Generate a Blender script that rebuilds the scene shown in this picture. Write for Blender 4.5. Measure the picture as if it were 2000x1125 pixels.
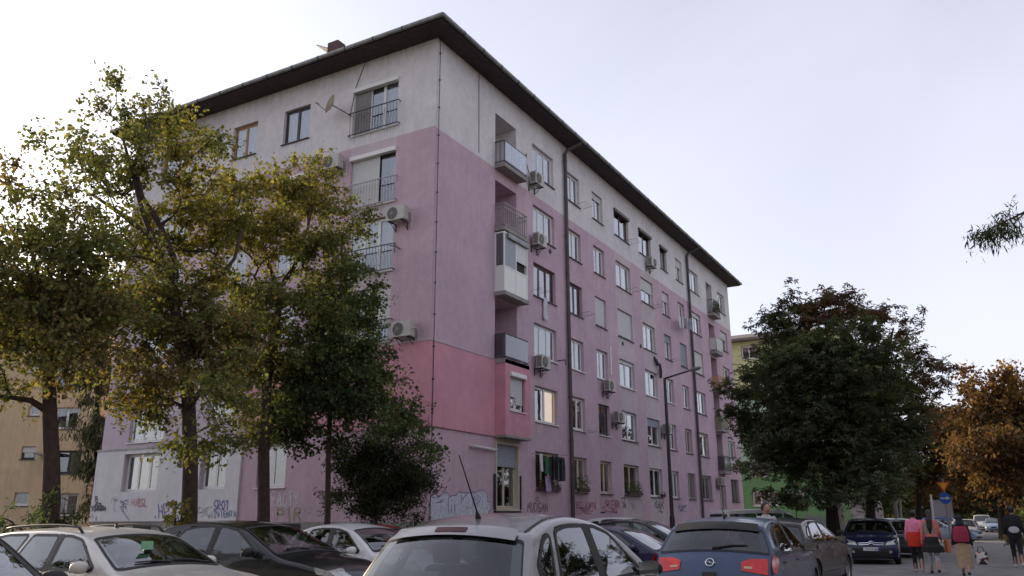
import bpy, bmesh, math, random
import numpy as np
from mathutils import Vector, Matrix
R = math.radians
rnd = random.Random(7)
for o in list(bpy.data.objects): bpy.data.objects.remove(o)
scene = bpy.context.scene
col = scene.collection

# ------------------------------------------------------------------ camera
CAM_H = 1.45
CAM = Vector((-23.154, -16.416, CAM_H))
F_PX, PITCH, ROLL, YAW = 1615.17, 0.2741158, -0.0037804, 1.0544073
FW = Vector((math.sin(YAW)*math.cos(PITCH), math.cos(YAW)*math.cos(PITCH), math.sin(PITCH)))
RT0 = Vector((math.cos(YAW), -math.sin(YAW), 0)); UP0 = RT0.cross(FW)
RT = RT0*math.cos(ROLL) + UP0*math.sin(ROLL); UP = UP0*math.cos(ROLL) - RT0*math.sin(ROLL)
cam = bpy.data.cameras.new('camera'); camo = bpy.data.objects.new('camera', cam); col.objects.link(camo)
cam.sensor_width = 36; cam.lens = F_PX/2000*36; cam.clip_start = .1; cam.clip_end = 3000
m = Matrix((RT, UP, -FW)).transposed().to_4x4(); m.translation = CAM; camo.matrix_world = m
scene.camera = camo

# ------------------------------------------------------------------ sky, sun, exposure
SUN_AZ = R(10.0)      # clockwise from +Y
SUN_EL = R(15.0)
w = bpy.data.worlds.new('World'); scene.world = w; w.use_nodes = True
nt = w.node_tree; nt.nodes.clear()
sky = nt.nodes.new('ShaderNodeTexSky'); sky.sky_type = 'NISHITA'; sky.sun_disc = False
sky.sun_elevation = SUN_EL; sky.sun_rotation = SUN_AZ
sky.air_density = 1.0; sky.dust_density = 3.0; sky.ozone_density = 1.5; sky.altitude = 500
hs = nt.nodes.new('ShaderNodeHueSaturation'); hs.inputs['Saturation'].default_value = .48
mixn = nt.nodes.new('ShaderNodeMix'); mixn.data_type = 'RGBA'
mixn.inputs[0].default_value = .30; mixn.inputs[7].default_value = (6.0, 5.75, 6.9, 1)   # even veil of thin high cloud
bg = nt.nodes.new('ShaderNodeBackground'); bg.inputs['Strength'].default_value = .10
wo = nt.nodes.new('ShaderNodeOutputWorld')
tcw = nt.nodes.new('ShaderNodeTexCoord'); nzw = nt.nodes.new('ShaderNodeTexNoise'); nzw.inputs['Scale'].default_value = 1.6; nzw.inputs['Detail'].default_value = 5; nzw.inputs['Distortion'].default_value = .8
mrw = nt.nodes.new('ShaderNodeMapRange'); mrw.inputs['From Min'].default_value = .3; mrw.inputs['From Max'].default_value = .7; mrw.inputs['To Min'].default_value = .22; mrw.inputs['To Max'].default_value = .40
nt.links.new(tcw.outputs['Generated'], nzw.inputs['Vector']); nt.links.new(nzw.outputs['Fac'], mrw.inputs['Value']); nt.links.new(mrw.outputs[0], mixn.inputs[0])
nt.links.new(sky.outputs[0], hs.inputs['Color']); nt.links.new(hs.outputs[0], mixn.inputs[6])
nt.links.new(mixn.outputs[2], bg.inputs['Color']); nt.links.new(bg.outputs[0], wo.inputs['Surface'])
sl = bpy.data.lights.new('sun', 'SUN'); sl.energy = 2.7; sl.angle = R(.6); sl.color = (1, .78, .52)
so = bpy.data.objects.new('sun', sl); col.objects.link(so)
sd = Vector((math.sin(SUN_AZ)*math.cos(SUN_EL), math.cos(SUN_AZ)*math.cos(SUN_EL), math.sin(SUN_EL)))
so.rotation_euler = sd.to_track_quat('Z', 'Y').to_euler(); so.location = (0, 60, 40)
vs = scene.view_settings; vs.view_transform = 'Standard'; vs.look = 'None'; vs.gamma = 1; vs.use_curve_mapping = False
vs.exposure = 1.22

# ------------------------------------------------------------------ pixel -> place helpers (a pixel gives a direction only)
def ray(px, py): return FW*F_PX + RT*(px-1000) + UP*(562.5-py)
def at_dist(px, dist, z=0.):
    d = ray(px, 1016); h = math.hypot(d.x, d.y)
    return Vector((CAM.x + d.x/h*dist, CAM.y + d.y/h*dist, z))
def at_pix(px, py, dist):
    d = ray(px, py); h = math.hypot(d.x, d.y); return CAM + d*(dist/h)

# ------------------------------------------------------------------ materials
MATS = {}
def mat(name, c, rough=.7, metal=0., var=.12, scale=6., bump=0., bscale=60., coat=0., spec=.5, streak=0., emit=None, alpha=1., flake=0.):
    if name in MATS: return MATS[name]
    m = bpy.data.materials.new(name); m.use_nodes = True; t = m.node_tree; n = t.nodes; L = t.links
    b = n['Principled BSDF']; b.inputs['Roughness'].default_value = rough; b.inputs['Metallic'].default_value = metal
    b.inputs['Coat Weight'].default_value = coat; b.inputs['Coat Roughness'].default_value = .04
    b.inputs['Specular IOR Level'].default_value = spec
    tc = n.new('ShaderNodeTexCoord')
    nz = n.new('ShaderNodeTexNoise'); nz.inputs['Scale'].default_value = scale; nz.inputs['Detail'].default_value = 6
    nz.inputs['Roughness'].default_value = .65
    L.new(tc.outputs['Object'], nz.inputs['Vector'])
    cr = n.new('ShaderNodeValToRGB'); cr.color_ramp.elements[0].position = .3; cr.color_ramp.elements[1].position = .7
    lo = [max(0, x*(1-var)) for x in c]; hi = [min(1, x*(1+var)) for x in c]
    cr.color_ramp.elements[0].color = (*lo, 1); cr.color_ramp.elements[1].color = (*hi, 1)
    L.new(nz.outputs['Fac'], cr.inputs['Fac']); outc = cr.outputs['Color']
    if streak:
        mp = n.new('ShaderNodeMapping'); mp.inputs['Scale'].default_value = (2.2, 2.2, .18)
        L.new(tc.outputs['Object'], mp.inputs['Vector'])
        n2 = n.new('ShaderNodeTexNoise'); n2.inputs['Scale'].default_value = 1.6; n2.inputs['Detail'].default_value = 8
        n2.inputs['Roughness'].default_value = .7
        L.new(mp.outputs[0], n2.inputs['Vector'])
        r2 = n.new('ShaderNodeValToRGB'); r2.color_ramp.elements[0].position = .36; r2.color_ramp.elements[1].position = .62
        r2.color_ramp.elements[0].color = (1-streak,)*3 + (1,); r2.color_ramp.elements[1].color = (1, 1, 1, 1)
        L.new(n2.outputs['Fac'], r2.inputs['Fac'])
        mx = n.new('ShaderNodeMix'); mx.data_type = 'RGBA'; mx.blend_type = 'MULTIPLY'; mx.inputs[0].default_value = 1
        L.new(outc, mx.inputs[6]); L.new(r2.outputs[0], mx.inputs[7]); outc = mx.outputs[2]
        n3 = n.new('ShaderNodeTexNoise'); n3.inputs['Scale'].default_value = .5; n3.inputs['Detail'].default_value = 7; n3.inputs['Distortion'].default_value = .6
        L.new(tc.outputs['Object'], n3.inputs['Vector'])
        r3 = n.new('ShaderNodeValToRGB'); r3.color_ramp.elements[0].position = .35; r3.color_ramp.elements[1].position = .65
        r3.color_ramp.elements[0].color = (.92, .92, .93, 1); r3.color_ramp.elements[1].color = (1.05, 1.04, 1.03, 1)
        L.new(n3.outputs['Fac'], r3.inputs['Fac'])
        m3 = n.new('ShaderNodeMix'); m3.data_type = 'RGBA'; m3.blend_type = 'MULTIPLY'; m3.inputs[0].default_value = 1
        L.new(outc, m3.inputs[6]); L.new(r3.outputs[0], m3.inputs[7]); outc = m3.outputs[2]
    L.new(outc, b.inputs['Base Color'])
    if bump:
        nb = n.new('ShaderNodeTexNoise'); nb.inputs['Scale'].default_value = bscale; nb.inputs['Detail'].default_value = 5
        L.new(tc.outputs['Object'], nb.inputs['Vector'])
        bp = n.new('ShaderNodeBump'); bp.inputs['Strength'].default_value = bump; bp.inputs['Distance'].default_value = .01
        L.new(nb.outputs['Fac'], bp.inputs['Height']); L.new(bp.outputs[0], b.inputs['Normal'])
    if emit:
        b.inputs['Emission Color'].default_value = (*emit[0], 1); b.inputs['Emission Strength'].default_value = emit[1]
    MATS[name] = m; return m

def glass(name, tint, ior=1.5, rough=.02, wav=0.):
    """thin pane: fresnel mix of clear tinted transmission and mirror"""
    if name in MATS: return MATS[name]
    m = bpy.data.materials.new(name); m.use_nodes = True; t = m.node_tree; n = t.nodes; L = t.links; n.clear()
    out = n.new('ShaderNodeOutputMaterial'); mx = n.new('ShaderNodeMixShader')
    tr = n.new('ShaderNodeBsdfTransparent'); tr.inputs[0].default_value = (*tint, 1)
    gl = n.new('ShaderNodeBsdfGlossy'); gl.inputs['Roughness'].default_value = rough; gl.inputs[0].default_value = (.95, .97, 1, 1)
    lw = n.new('ShaderNodeLayerWeight'); lw.inputs['Blend'].default_value = .5
    mr = n.new('ShaderNodeMath'); mr.operation = 'POWER'; mr.inputs[1].default_value = 3.0
    ma = n.new('ShaderNodeMath'); ma.operation = 'MULTIPLY_ADD'; ma.inputs[1].default_value = .85; ma.inputs[2].default_value = ior
    L.new(lw.outputs['Facing'], mr.inputs[0]); L.new(mr.outputs[0], ma.inputs[0]); L.new(ma.outputs[0], mx.inputs[0])
    if wav:
        tc = n.new('ShaderNodeTexCoord'); nb = n.new('ShaderNodeTexNoise'); nb.inputs['Scale'].default_value = 1.3
        L.new(tc.outputs['Object'], nb.inputs['Vector'])
        bp = n.new('ShaderNodeBump'); bp.inputs['Strength'].default_value = wav; bp.inputs['Distance'].default_value = .05
        L.new(nb.outputs['Fac'], bp.inputs['Height']); L.new(bp.outputs[0], gl.inputs['Normal'])
    L.new(tr.outputs[0], mx.inputs[1]); L.new(gl.outputs[0], mx.inputs[2]); L.new(mx.outputs[0], out.inputs[0])
    MATS[name] = m; return m

def leaf_mat(name, trans=.45, rough=.7):
    if name in MATS: return MATS[name]
    m = bpy.data.materials.new(name); m.use_nodes = True; t = m.node_tree; n = t.nodes; L = t.links; n.clear()
    out = n.new('ShaderNodeOutputMaterial'); at = n.new('ShaderNodeVertexColor'); at.layer_name = 'leafcol'
    df = n.new('ShaderNodeBsdfPrincipled'); df.inputs['Roughness'].default_value = rough; df.inputs['Specular IOR Level'].default_value = .12
    tl = n.new('ShaderNodeBsdfTranslucent'); mx = n.new('ShaderNodeMixShader'); mx.inputs[0].default_value = trans
    br = n.new('ShaderNodeMix'); br.data_type = 'RGBA'; br.blend_type = 'MULTIPLY'; br.inputs[0].default_value = 1
    br.inputs[7].default_value = (1.5, 1.45, .7, 1)
    L.new(at.outputs[0], df.inputs['Base Color']); L.new(at.outputs[0], br.inputs[6]); L.new(br.outputs[2], tl.inputs[0])
    L.new(df.outputs[0], mx.inputs[1]); L.new(tl.outputs[0], mx.inputs[2]); L.new(mx.outputs[0], out.inputs[0])
    MATS[name] = m; return m

# ------------------------------------------------------------------ mesh builder
class MB:
    def __init__(s): s.v = []; s.f = []; s.m = []; s.cur = 0
    def add(s, vs, fs):
        o = len(s.v); s.v += [tuple(p) for p in vs]; s.f += [tuple(i+o for i in f) for f in fs]; s.m += [s.cur]*len(fs); return s
    def box(s, a, b):
        (x0, y0, z0), (x1, y1, z1) = a, b
        return s.add([(x0,y0,z0),(x1,y0,z0),(x1,y1,z0),(x0,y1,z0),(x0,y0,z1),(x1,y0,z1),(x1,y1,z1),(x0,y1,z1)],
              [(0,3,2,1),(4,5,6,7),(0,1,5,4),(1,2,6,5),(2,3,7,6),(3,0,4,7)])
    def cbox(s, c, d, rot=None):
        c = Vector(c); h = [x/2 for x in d]
        vs = [Vector((x*h[0], y*h[1], z*h[2])) for z in (-1, 1) for x, y in ((-1,-1),(1,-1),(1,1),(-1,1))]
        if rot is not None: vs = [rot @ p for p in vs]
        return s.add([p+c for p in vs], [(0,3,2,1),(4,5,6,7),(0,1,5,4),(1,2,6,5),(2,3,7,6),(3,0,4,7)])
    def tube(s, pts, r, n=8, cap=True):
        pts = [Vector(p) for p in pts]; k = len(pts); rs = r if isinstance(r, (list, tuple)) else [r]*k
        vs = []; prev = None
        for i, p in enumerate(pts):
            t = (pts[min(i+1, k-1)] - pts[max(i-1, 0)])
            t = t.normalized() if t.length > 1e-9 else Vector((0, 0, 1))
            if prev is None: a = t.orthogonal().normalized()
            else:
                a = prev - t*prev.dot(t); a = a.normalized() if a.length > 1e-6 else t.orthogonal().normalized()
            prev = a; b = t.cross(a)
            vs += [p + (a*math.cos(2*math.pi*j/n) + b*math.sin(2*math.pi*j/n))*rs[i] for j in range(n)]
        fs = [(i*n+j, i*n+(j+1) % n, (i+1)*n+(j+1) % n, (i+1)*n+j) for i in range(k-1) for j in range(n)]
        if cap: fs += [tuple(range(n-1, -1, -1)), tuple((k-1)*n+j for j in range(n))]
        return s.add(vs, fs)
    def lathe(s, prof, n=16, c=(0, 0, 0), axis='Z'):
        vs = []
        for r_, h in prof:
            for j in range(n):
                a = 2*math.pi*j/n; x, y = r_*math.cos(a), r_*math.sin(a)
                p = (x, y, h) if axis == 'Z' else ((x, h, y) if axis == 'Y' else (h, x, y))
                vs.append((p[0]+c[0], p[1]+c[1], p[2]+c[2]))
        k = len(prof)
        return s.add(vs, [(i*n+j, i*n+(j+1) % n, (i+1)*n+(j+1) % n, (i+1)*n+j) for i in range(k-1) for j in range(n)])
    def loft(s, rings, closed=True, cap=True):
        n = len(rings[0]); vs = [p for r_ in rings for p in r_]; k = len(rings); e = n if closed else n-1
        fs = [(i*n+j, i*n+(j+1) % n, (i+1)*n+(j+1) % n, (i+1)*n+j) for i in range(k-1) for j in range(e)]
        if cap and closed: fs += [tuple(range(n-1, -1, -1)), tuple((k-1)*n+j for j in range(n))]
        return s.add(vs, fs)
    def prism(s, outline, d0, d1, axis='Y'):
        """outline list of (a,b); extruded along axis"""
        n = len(outline)
        P = lambda a, b, d: (a, d, b) if axis == 'Y' else ((d, a, b) if axis == 'X' else (a, b, d))
        vs = [P(a, b, d0) for a, b in outline] + [P(a, b, d1) for a, b in outline]
        return s.add(vs, [tuple(range(n)), tuple(range(2*n-1, n-1, -1))] + [(i, n+i, n+(i+1) % n, (i+1) % n) for i in range(n)])
    def mesh(s, name, mats, smooth=False, recalc=True, bevel=0):
        me = bpy.data.meshes.new(name); me.from_pydata(s.v, [], s.f)
        for mm in (mats if isinstance(mats, (list, tuple)) else [mats]): me.materials.append(mm)
        if any(s.m): me.polygons.foreach_set('material_index', s.m)
        if recalc or bevel:
            bm = bmesh.new(); bm.from_mesh(me)
            if bevel:
                bmesh.ops.remove_doubles(bm, verts=bm.verts, dist=1e-5)
                bmesh.ops.bevel(bm, geom=[e for e in bm.edges if e.is_manifold and e.calc_face_angle(0) > .5], offset=bevel, segments=2, affect='EDGES', profile=.6)
            bmesh.ops.recalc_face_normals(bm, faces=bm.faces); bm.to_mesh(me); bm.free()
        if smooth:
            me.polygons.foreach_set('use_smooth', [True]*len(me.polygons))
            if smooth != 'all': me.set_sharp_from_angle(angle=R(38))
        return me
    def build(s, name, mats, parent=None, smooth=False, recalc=True, bevel=0, loc=None, kind=None):
        return link(name, s.mesh(name, mats, smooth, recalc, bevel), parent, loc, kind)
def link(name, me, parent=None, loc=None, kind=None, rz=None):
    o = bpy.data.objects.new(name, me); col.objects.link(o)
    if parent is not None: o.parent = parent
    if loc is not None: o.location = loc
    if rz is not None: o.rotation_euler.z = rz
    if kind: o['kind'] = kind
    return o
def thing(name, label, cat, loc=(0, 0, 0), rz=0., group=None):
    o = link(name, None, None, loc, None, rz); tag(o, label, cat, group); o.empty_display_size = .2; return o
def tag(o, label, cat, group=None):
    o['label'] = label; o['category'] = cat
    if group: o['group'] = group
    return o
def copy_tree(o, parent=None):
    c = o.copy(); col.objects.link(c); c.parent = parent
    for ch in o.children: copy_tree(ch, c)
    return c

M_grey  = mat('plaster_grey',  (.655, .625, .635), .9, var=.09, scale=3, bump=.25, bscale=90, streak=.07)
M_mauve = mat('plaster_mauve', (.52, .38, .44), .9, var=.08, scale=3, bump=.25, bscale=90, streak=.08)
M_pink  = mat('plaster_pink',  (.58, .28, .34), .9, var=.08, scale=2.5, bump=.22, bscale=90, streak=.05)
M_strip = mat('plaster_grey_lilac', (.535, .455, .48), .9, var=.06, scale=3, bump=.25, bscale=90, streak=.08)
M_white = mat('plaster_white', (.68, .66, .67), .9, var=.06, scale=3, bump=.25, bscale=90, streak=.08)
M_lilac = mat('plaster_lilac', (.55, .45, .52), .9, var=.06, scale=3, bump=.25, bscale=90, streak=.07)
M_conc  = mat('concrete', (.30, .28, .26), .92, var=.2, scale=4, bump=.4, bscale=50, streak=.2)
M_pvc   = mat('pvc_white', (.72, .71, .69), .4, var=.04, scale=8)
M_cream = mat('cream_frame', (.50, .45, .36), .5, var=.1)
M_brown = mat('brown_frame', (.09, .045, .035), .5, var=.25, scale=12)
M_wood  = mat('orange_wood', (.36, .17, .07), .5, var=.25, scale=14)
M_dark  = mat('dark_frame', (.03, .03, .035), .45, var=.2)
M_steel = mat('dark_steel', (.045, .045, .05), .5, .3, var=.2)
M_zinc  = mat('zinc_sheet', (.30, .31, .30), .55, .5, var=.25, scale=3, streak=.2)
M_soff  = mat('soffit_boards', (.055, .04, .039), .8, var=.3, scale=5, bump=.3, bscale=30, streak=.2)
M_pipe  = mat('drain_pipe', (.10, .085, .09), .6, .2, var=.3, scale=3, streak=.3)
M_shut  = mat('roller_shutter', (.60, .60, .60), .6, var=.05)
M_shutg = mat('roller_shutter_grey', (.30, .33, .37), .6, var=.06)
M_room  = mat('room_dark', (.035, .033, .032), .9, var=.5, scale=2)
M_curt  = mat('curtain_grey', (.26, .25, .25), .9, var=.2, scale=9)
M_curtw = mat('curtain_white', (.55, .54, .53), .9, var=.12, scale=9)
M_warm  = mat('lamp_lit_curtain', (.6, .42, .22), .9, var=.2, scale=5, emit=((1., .62, .25), .42))
G_win   = glass('window_glass', (.75, .78, .80), ior=.15, wav=.06)
# ------------------------------------------------------------------ ground
M_asph = mat('asphalt', (.21, .203, .20), .9, var=.25, scale=1.2, bump=.5, bscale=120, spec=.3)
M_soil = mat('soil_leaf_litter', (.10, .085, .05), .95, var=.5, scale=3, bump=.6, bscale=20)
M_kerb = mat('kerb_stone', (.27, .26, .24), .9, var=.2, scale=4, bump=.4)
M_pave = mat('paving', (.20, .19, .18), .9, var=.2, scale=2.5, bump=.4)
M_paint = mat('road_paint', (.55, .54, .5), .8, var=.25, scale=12)
def sheet(name, pts, z, m, kind='structure'):
    b = MB(); b.add([(x, y, z) for x, y in pts], [tuple(range(len(pts)))]); o = b.build(name, m, recalc=False); o['kind'] = kind
    return o
sheet('ground', [(-400, -500), (700, -500), (700, 500), (-400, 500)], -.02, M_soil)
sheet('car_park', [(-60, -10.9), (75, -10.9), (75, -1.5), (-60, -1.5)], 0.0, M_asph)
sheet('road', [(-60, -21.4), (130, -21.4), (130, -10.9), (-60, -10.9)], .0, M_asph)
def slab(name, x0, x1, y0, y1, z1, m, z0=-.3):
    b = MB(); b.box((x0, y0, z0), (x1, y1, z1)); o = b.build(name, m); o['kind'] = 'structure'; return o
slab('kerb', -60, 44, -1.5, -1.35, .12, M_kerb)
slab('pavement', -60, 44, -1.35, -.05, .11, M_pave)
slab('kerb', -60, 40, -21.55, -21.4, .12, M_kerb)
slab('pavement', -60, 40, -25.5, -21.55, .11, M_pave)
# traffic island and verge at the junction
slab('kerb', 27, 46, -17.2, -17.0, .12, M_kerb)
for k in range(9):
    sheet('bay_line', [(-22+k*5.2, -10.2), (-21.88+k*5.2, -10.2), (-21.88+k*5.2, -10.9), (-22+k*5.2, -10.9)], .005, M_paint)
sheet('bay_line', [(-.6, -14.35), (1.2, -14.05), (1.2, -13.93), (-.6, -14.23)], .005, M_paint)

# ------------------------------------------------------------------ pink apartment building; local z is 5 cm above world z
BZ = CAM_H - 1.5
bld = thing('apartment_building', 'six storey mauve, grey and pink apartment block with dark overhanging eaves', 'building', (0, 0, BZ))
TOP = 19.53; BU = 40.5; BV = 17.5
def onY(px, py, out=0.):
    d = ray(px, py); t = (-out - CAM.y)/d.y; q = CAM + d*t; return q.x, q.z - BZ
def onX(px, py, out=0.):
    d = ray(px, py); t = (-out - CAM.x)/d.x; q = CAM + d*t; return q.y, q.z - BZ
SILL = [2.72, 5.51, 8.31, 11.0, 13.79, 16.75]; HEAD = [4.28, 7.04, 9.79, 12.54, 15.28, 18.28]
COLS = dict(B=(7.68, 9.83), C=(11.36, 12.75), D=(14.31, 15.69), E=(17.26, 19.40), F=(21.0, 23.05), G=(24.65, 25.92), H=(27.62, 28.98), I=(30.54, 32.55), K=(37.38, 39.28))
LCOLS = dict(Q=(6.44, 7.92), R=(9.5, 11.0), S=(13.5, 15.75))
def wall(name, a0, a1, z0, z1, openings, zone, mats, P, extra_a=(), extra_z=()):
    """openings: (a0,a1,z0,z1,depth,back)"""
    A = sorted(set([a0, a1, *extra_a] + [v for o in openings for v in o[:2]])); Zs = sorted(set([z0, z1, *extra_z] + [v for o in openings for v in o[2:4]]))
    A = [a for a in A if a0 <= a <= a1]; Zs = [z for z in Zs if z0 <= z <= z1]
    b = MB()
    for i in range(len(A)-1):
        for j in range(len(Zs)-1):
            ca, cz = (A[i]+A[i+1])/2, (Zs[j]+Zs[j+1])/2
            if any(o[0] < ca < o[1] and o[2] < cz < o[3] for o in openings): continue
            b.cur = zone(ca, cz); b.add([P(A[i], 0, Zs[j]), P(A[i+1], 0, Zs[j]), P(A[i+1], 0, Zs[j+1]), P(A[i], 0, Zs[j+1])], [(0, 1, 2, 3)])
    for o in openings:
        x0, x1, y0, y1, d, back = o; b.cur = zone(x0-.03, (y0+y1)/2)
        for q in (((x0,y0),(x0,y1)), ((x1,y1),(x1,y0)), ((x0,y1),(x1,y1)), ((x1,y0),(x0,y0))):
            (p, r_), (s_, t_) = q; b.add([P(p, 0, r_), P(s_, 0, t_), P(s_, -d, t_), P(p, -d, r_)], [(0, 1, 2, 3)])
        if back: b.add([P(x0, -d, y0), P(x1, -d, y0), P(x1, -d, y1), P(x0, -d, y1)], [(0, 1, 2, 3)])
    return b.build(name, mats, bld, recalc=False)
PR = lambda a, out, z: (a, -out, z)
PL = lambda a, out, z: (-out, a, z)
ops = []
for c, (a0, a1) in COLS.items():
    for k in range(6): ops.append((a0, a1, SILL[k], HEAD[k], .24, False))
LOG = [(4.37, 6.17), (34.45, 35.9)]
LZ = [(1.92, 4.55), (4.75, 7.3), (7.62, 10.1), (10.38, 12.75), (13.12, 15.22), (15.92, 18.31)]
for a0, a1 in LOG:
    for k in range(6): ops.append((a0, a1, LZ[k][0], LZ[k][1], .3 if k == 0 else 1.25, k > 0))
def zoneR(u, z):
    if 17.12 < u < 19.55 or 20.88 < u < 23.2: return 0 if z > 15.74 else 2
    return 0 if z > 15.74 else 1
wall('right_facade', 0, BU, -.2, TOP, ops, zoneR, [M_grey, M_mauve, M_strip], PR, (17.12, 19.55, 20.88, 23.2), (15.74,))
opl = []
PZ = [None, None, (7.72, 9.83), (10.4, 12.58), (13.13, 15.36), (16.3, 18.38)]
for k in range(2, 6): opl.append((1.82, 4.05, PZ[k][0], PZ[k][1], .24, False))
for c, (a0, a1) in LCOLS.items():
    for k in range(6): opl.append((a0, a1, SILL[k] + (.12 if k == 5 else 0) - (.75 if c == 'S' and k == 1 else 0), HEAD[k] + (.16 if k == 5 else 0), .26, False))
def zoneL(v, z):
    if 1.82 < v < 4.05 and 15.8 > z > 7.6: return 3
    if z > 15.8: return 0
    return 1 if v < 8.72 else 2
wall('left_facade', 0, BV, -.2, TOP, opl, zoneL, [M_grey, M_mauve, M_lilac, M_strip], PL, (1.82, 4.05, 8.72), (15.8, 7.6))
b = MB(); b.cur = 0
b.add([(BU, 0, -.2), (BU, BV, -.2), (BU, BV, TOP), (BU, 0, TOP)], [(0, 1, 2, 3)]); b.add([(0, BV, -.2), (BU, BV, -.2), (BU, BV, TOP), (0, BV, TOP)], [(0, 3, 2, 1)])
b.build('rear_walls', M_mauve, bld, recalc=False)
# dark plinth with basement vents, below the render
b = MB(); b.box((-.03, -.035, -.2), (BU+.03, 0, 1.2)); b.build('plinth', M_conc, bld); b = MB(); b.box((-.035, .002, -.2), (-.001, BV+.05, 1.48)); b.build('plinth', M_conc, bld)
for v0 in (10.2, 13.6, 15.3, 5.5, 2.2):
    b = MB(); b.box((-.06, v0, .95), (-.03, v0+1.1, 1.42)); b.build('basement_window', M_room, bld)
# insulated pink band round the corner and the white base panel
b = MB(); b.box((-.07, -.072, 4.6), (-.002, 8.70, 7.56)); b.box((-.0015, -.07, 4.602), (4.33, -.002, 7.558)); b.build('pink_insulation_band', M_pink, bld)
b = MB(); b.box((-.085, -.09, 7.56), (0, 8.72, 7.60)); b.box((.001, -.088, 7.562), (4.34, 0, 7.602)); b.build('band_flashing', mat('flashing', (.42, .36, .37), .5, .2, var=.2), bld)
b = MB(); b.box((-.08, 8.74, 1.52), (-.002, BV+.12, 4.46)); b.build('white_base_panel', M_white, bld)
b = MB(); b.box((-.11, 8.74, 4.46), (-.002, BV+.15, 4.53)); b.build('panel_flashing', M_zinc, bld)
# openings in the white panel are built as deep boxes behind: cut by rebuilding it as cells
for o in [o for o in bld.children if o.name.startswith('white_base_panel')]: bpy.data.objects.remove(o)
b = MB(); A = [8.74, 9.5, 11.0, 13.5, 15.75, BV+.12]; Z = [1.52, 2.72, 4.28, 4.46]
for i in range(5):
    for j in range(3):
        if i in (1, 3) and j == 1: continue
        b.box((-.08, A[i], Z[j]), (-.002, A[i+1], Z[j+1]))
b.build('white_base_panel', M_white, bld, recalc=False)

# ---------------------------------------------------------------- roof, eaves, gutters
ov = 1.0; x0, x1, y0, y1 = -.94, 41.3, -.84, BV+.9
b = MB(); b.box((x0, y0, TOP+.0), (x1, y1, TOP+.06)); b.build('soffit', M_soff, bld)
b = MB(); b.box((x0-.03, y0-.03, TOP+.06), (x1+.03, y1+.03, TOP+.19)); b.build('fascia', M_soff, bld)
b = MB(); rz = TOP+.20; ry = (y0+y1)/2; rh = rz+2.6
b.add([(x0-.05, y0-.05, rz), (x1+.05, y0-.05, rz), (x1+.05, y1+.05, rz), (x0-.05, y1+.05, rz), (x0+9, ry, rh), (x1-9, ry, rh)], [(0, 1, 5, 4), (1, 2, 5), (2, 3, 4, 5), (3, 0, 4), (0, 3, 2, 1)])
roof = b.build('roof', mat('roof_tiles', (.16, .08, .06), .85, var=.3, scale=6, bump=.5, bscale=12), bld)
b = MB(); b.tube([(x0-.10, y1, TOP+.13), (x0-.10, y0-.10, TOP+.13)], .085, 8); b.tube([(x0-.10, y0-.10, TOP+.13), (x1, y0-.10, TOP+.13)], .085, 8)
gut = b.build('gutter', M_zinc, bld, smooth=True)
b = MB(); b.tube([(0, -.025, 0), (0, .025, 0)], .098, 8); gm = b.mesh('gutter_bracket', M_steel, smooth=True)
for k in range(13): link('gutter_bracket', gm, gut, (x0-.10, .9+k*1.42, TOP+.13))
for k in range(29): link('gutter_bracket', gm, gut, (.4+k*1.42, y0-.10, TOP+.13), rz=math.pi/2)
# chimney cowl seen over the left eave
ca, cz = onX(655, 92, -1.6)
b = MB(); b.box((1.4, ca-.32, 20.1), (1.9, ca+.28, cz+.18)); b.cur = 1
b.cbox((1.65, ca+.55, cz+.05), (.7, .75, .04), Matrix.Rotation(R(28), 3, 'X')); b.build('chimney', [mat('chimney_brick', (.10, .06, .055), .9, var=.3, scale=8, bump=.4), M_zinc], roof)
# drain pipes
for uu in (10.9, 29.88):
    b = MB(); b.tube([(uu, -.13, .1), (uu, -.13, TOP-.55), (uu+.05, -.25, TOP-.35), (uu+.25, y0-.02, TOP-.06), (uu+.25, y0-.08, TOP+.1)], .088, 10)
    dp = b.build('drain_pipe', M_pipe, bld, smooth=True)
    for k in range(10): b = MB(); b.tube([(0, 0, 0), (0, 0, .08)], .102, 10); b.build('pipe_collar', M_pipe, dp, smooth=True, loc=(uu, -.13, 1.0+k*1.95))
# lightning conductor down the corner and thin cables
b = MB(); b.tube([(.06, -.10, 1.2), (.06, -.10, TOP)], .016, 5); lc = b.build('lightning_conductor', M_steel, bld)
b = MB(); b.cbox((0, 0, 0), (.05, .07, .05)); cm_ = b.mesh('conductor_clamp', M_steel)
for k in range(16): link('conductor_clamp', cm_, lc, (.06, -.10, 1.6+k*1.15))
b = MB(); b.tube([(3.0, -.02, TOP), (3.05, -.02, 15.9)], .012, 4); b.build('cable', M_pipe, bld)
b = MB(); b.tube([(-.015, 3.55, TOP), (-.015, 4.0, 18.5), (-.015, 4.2, 17.4)], .014, 4); b.build('cable', M_pipe, bld)

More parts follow.
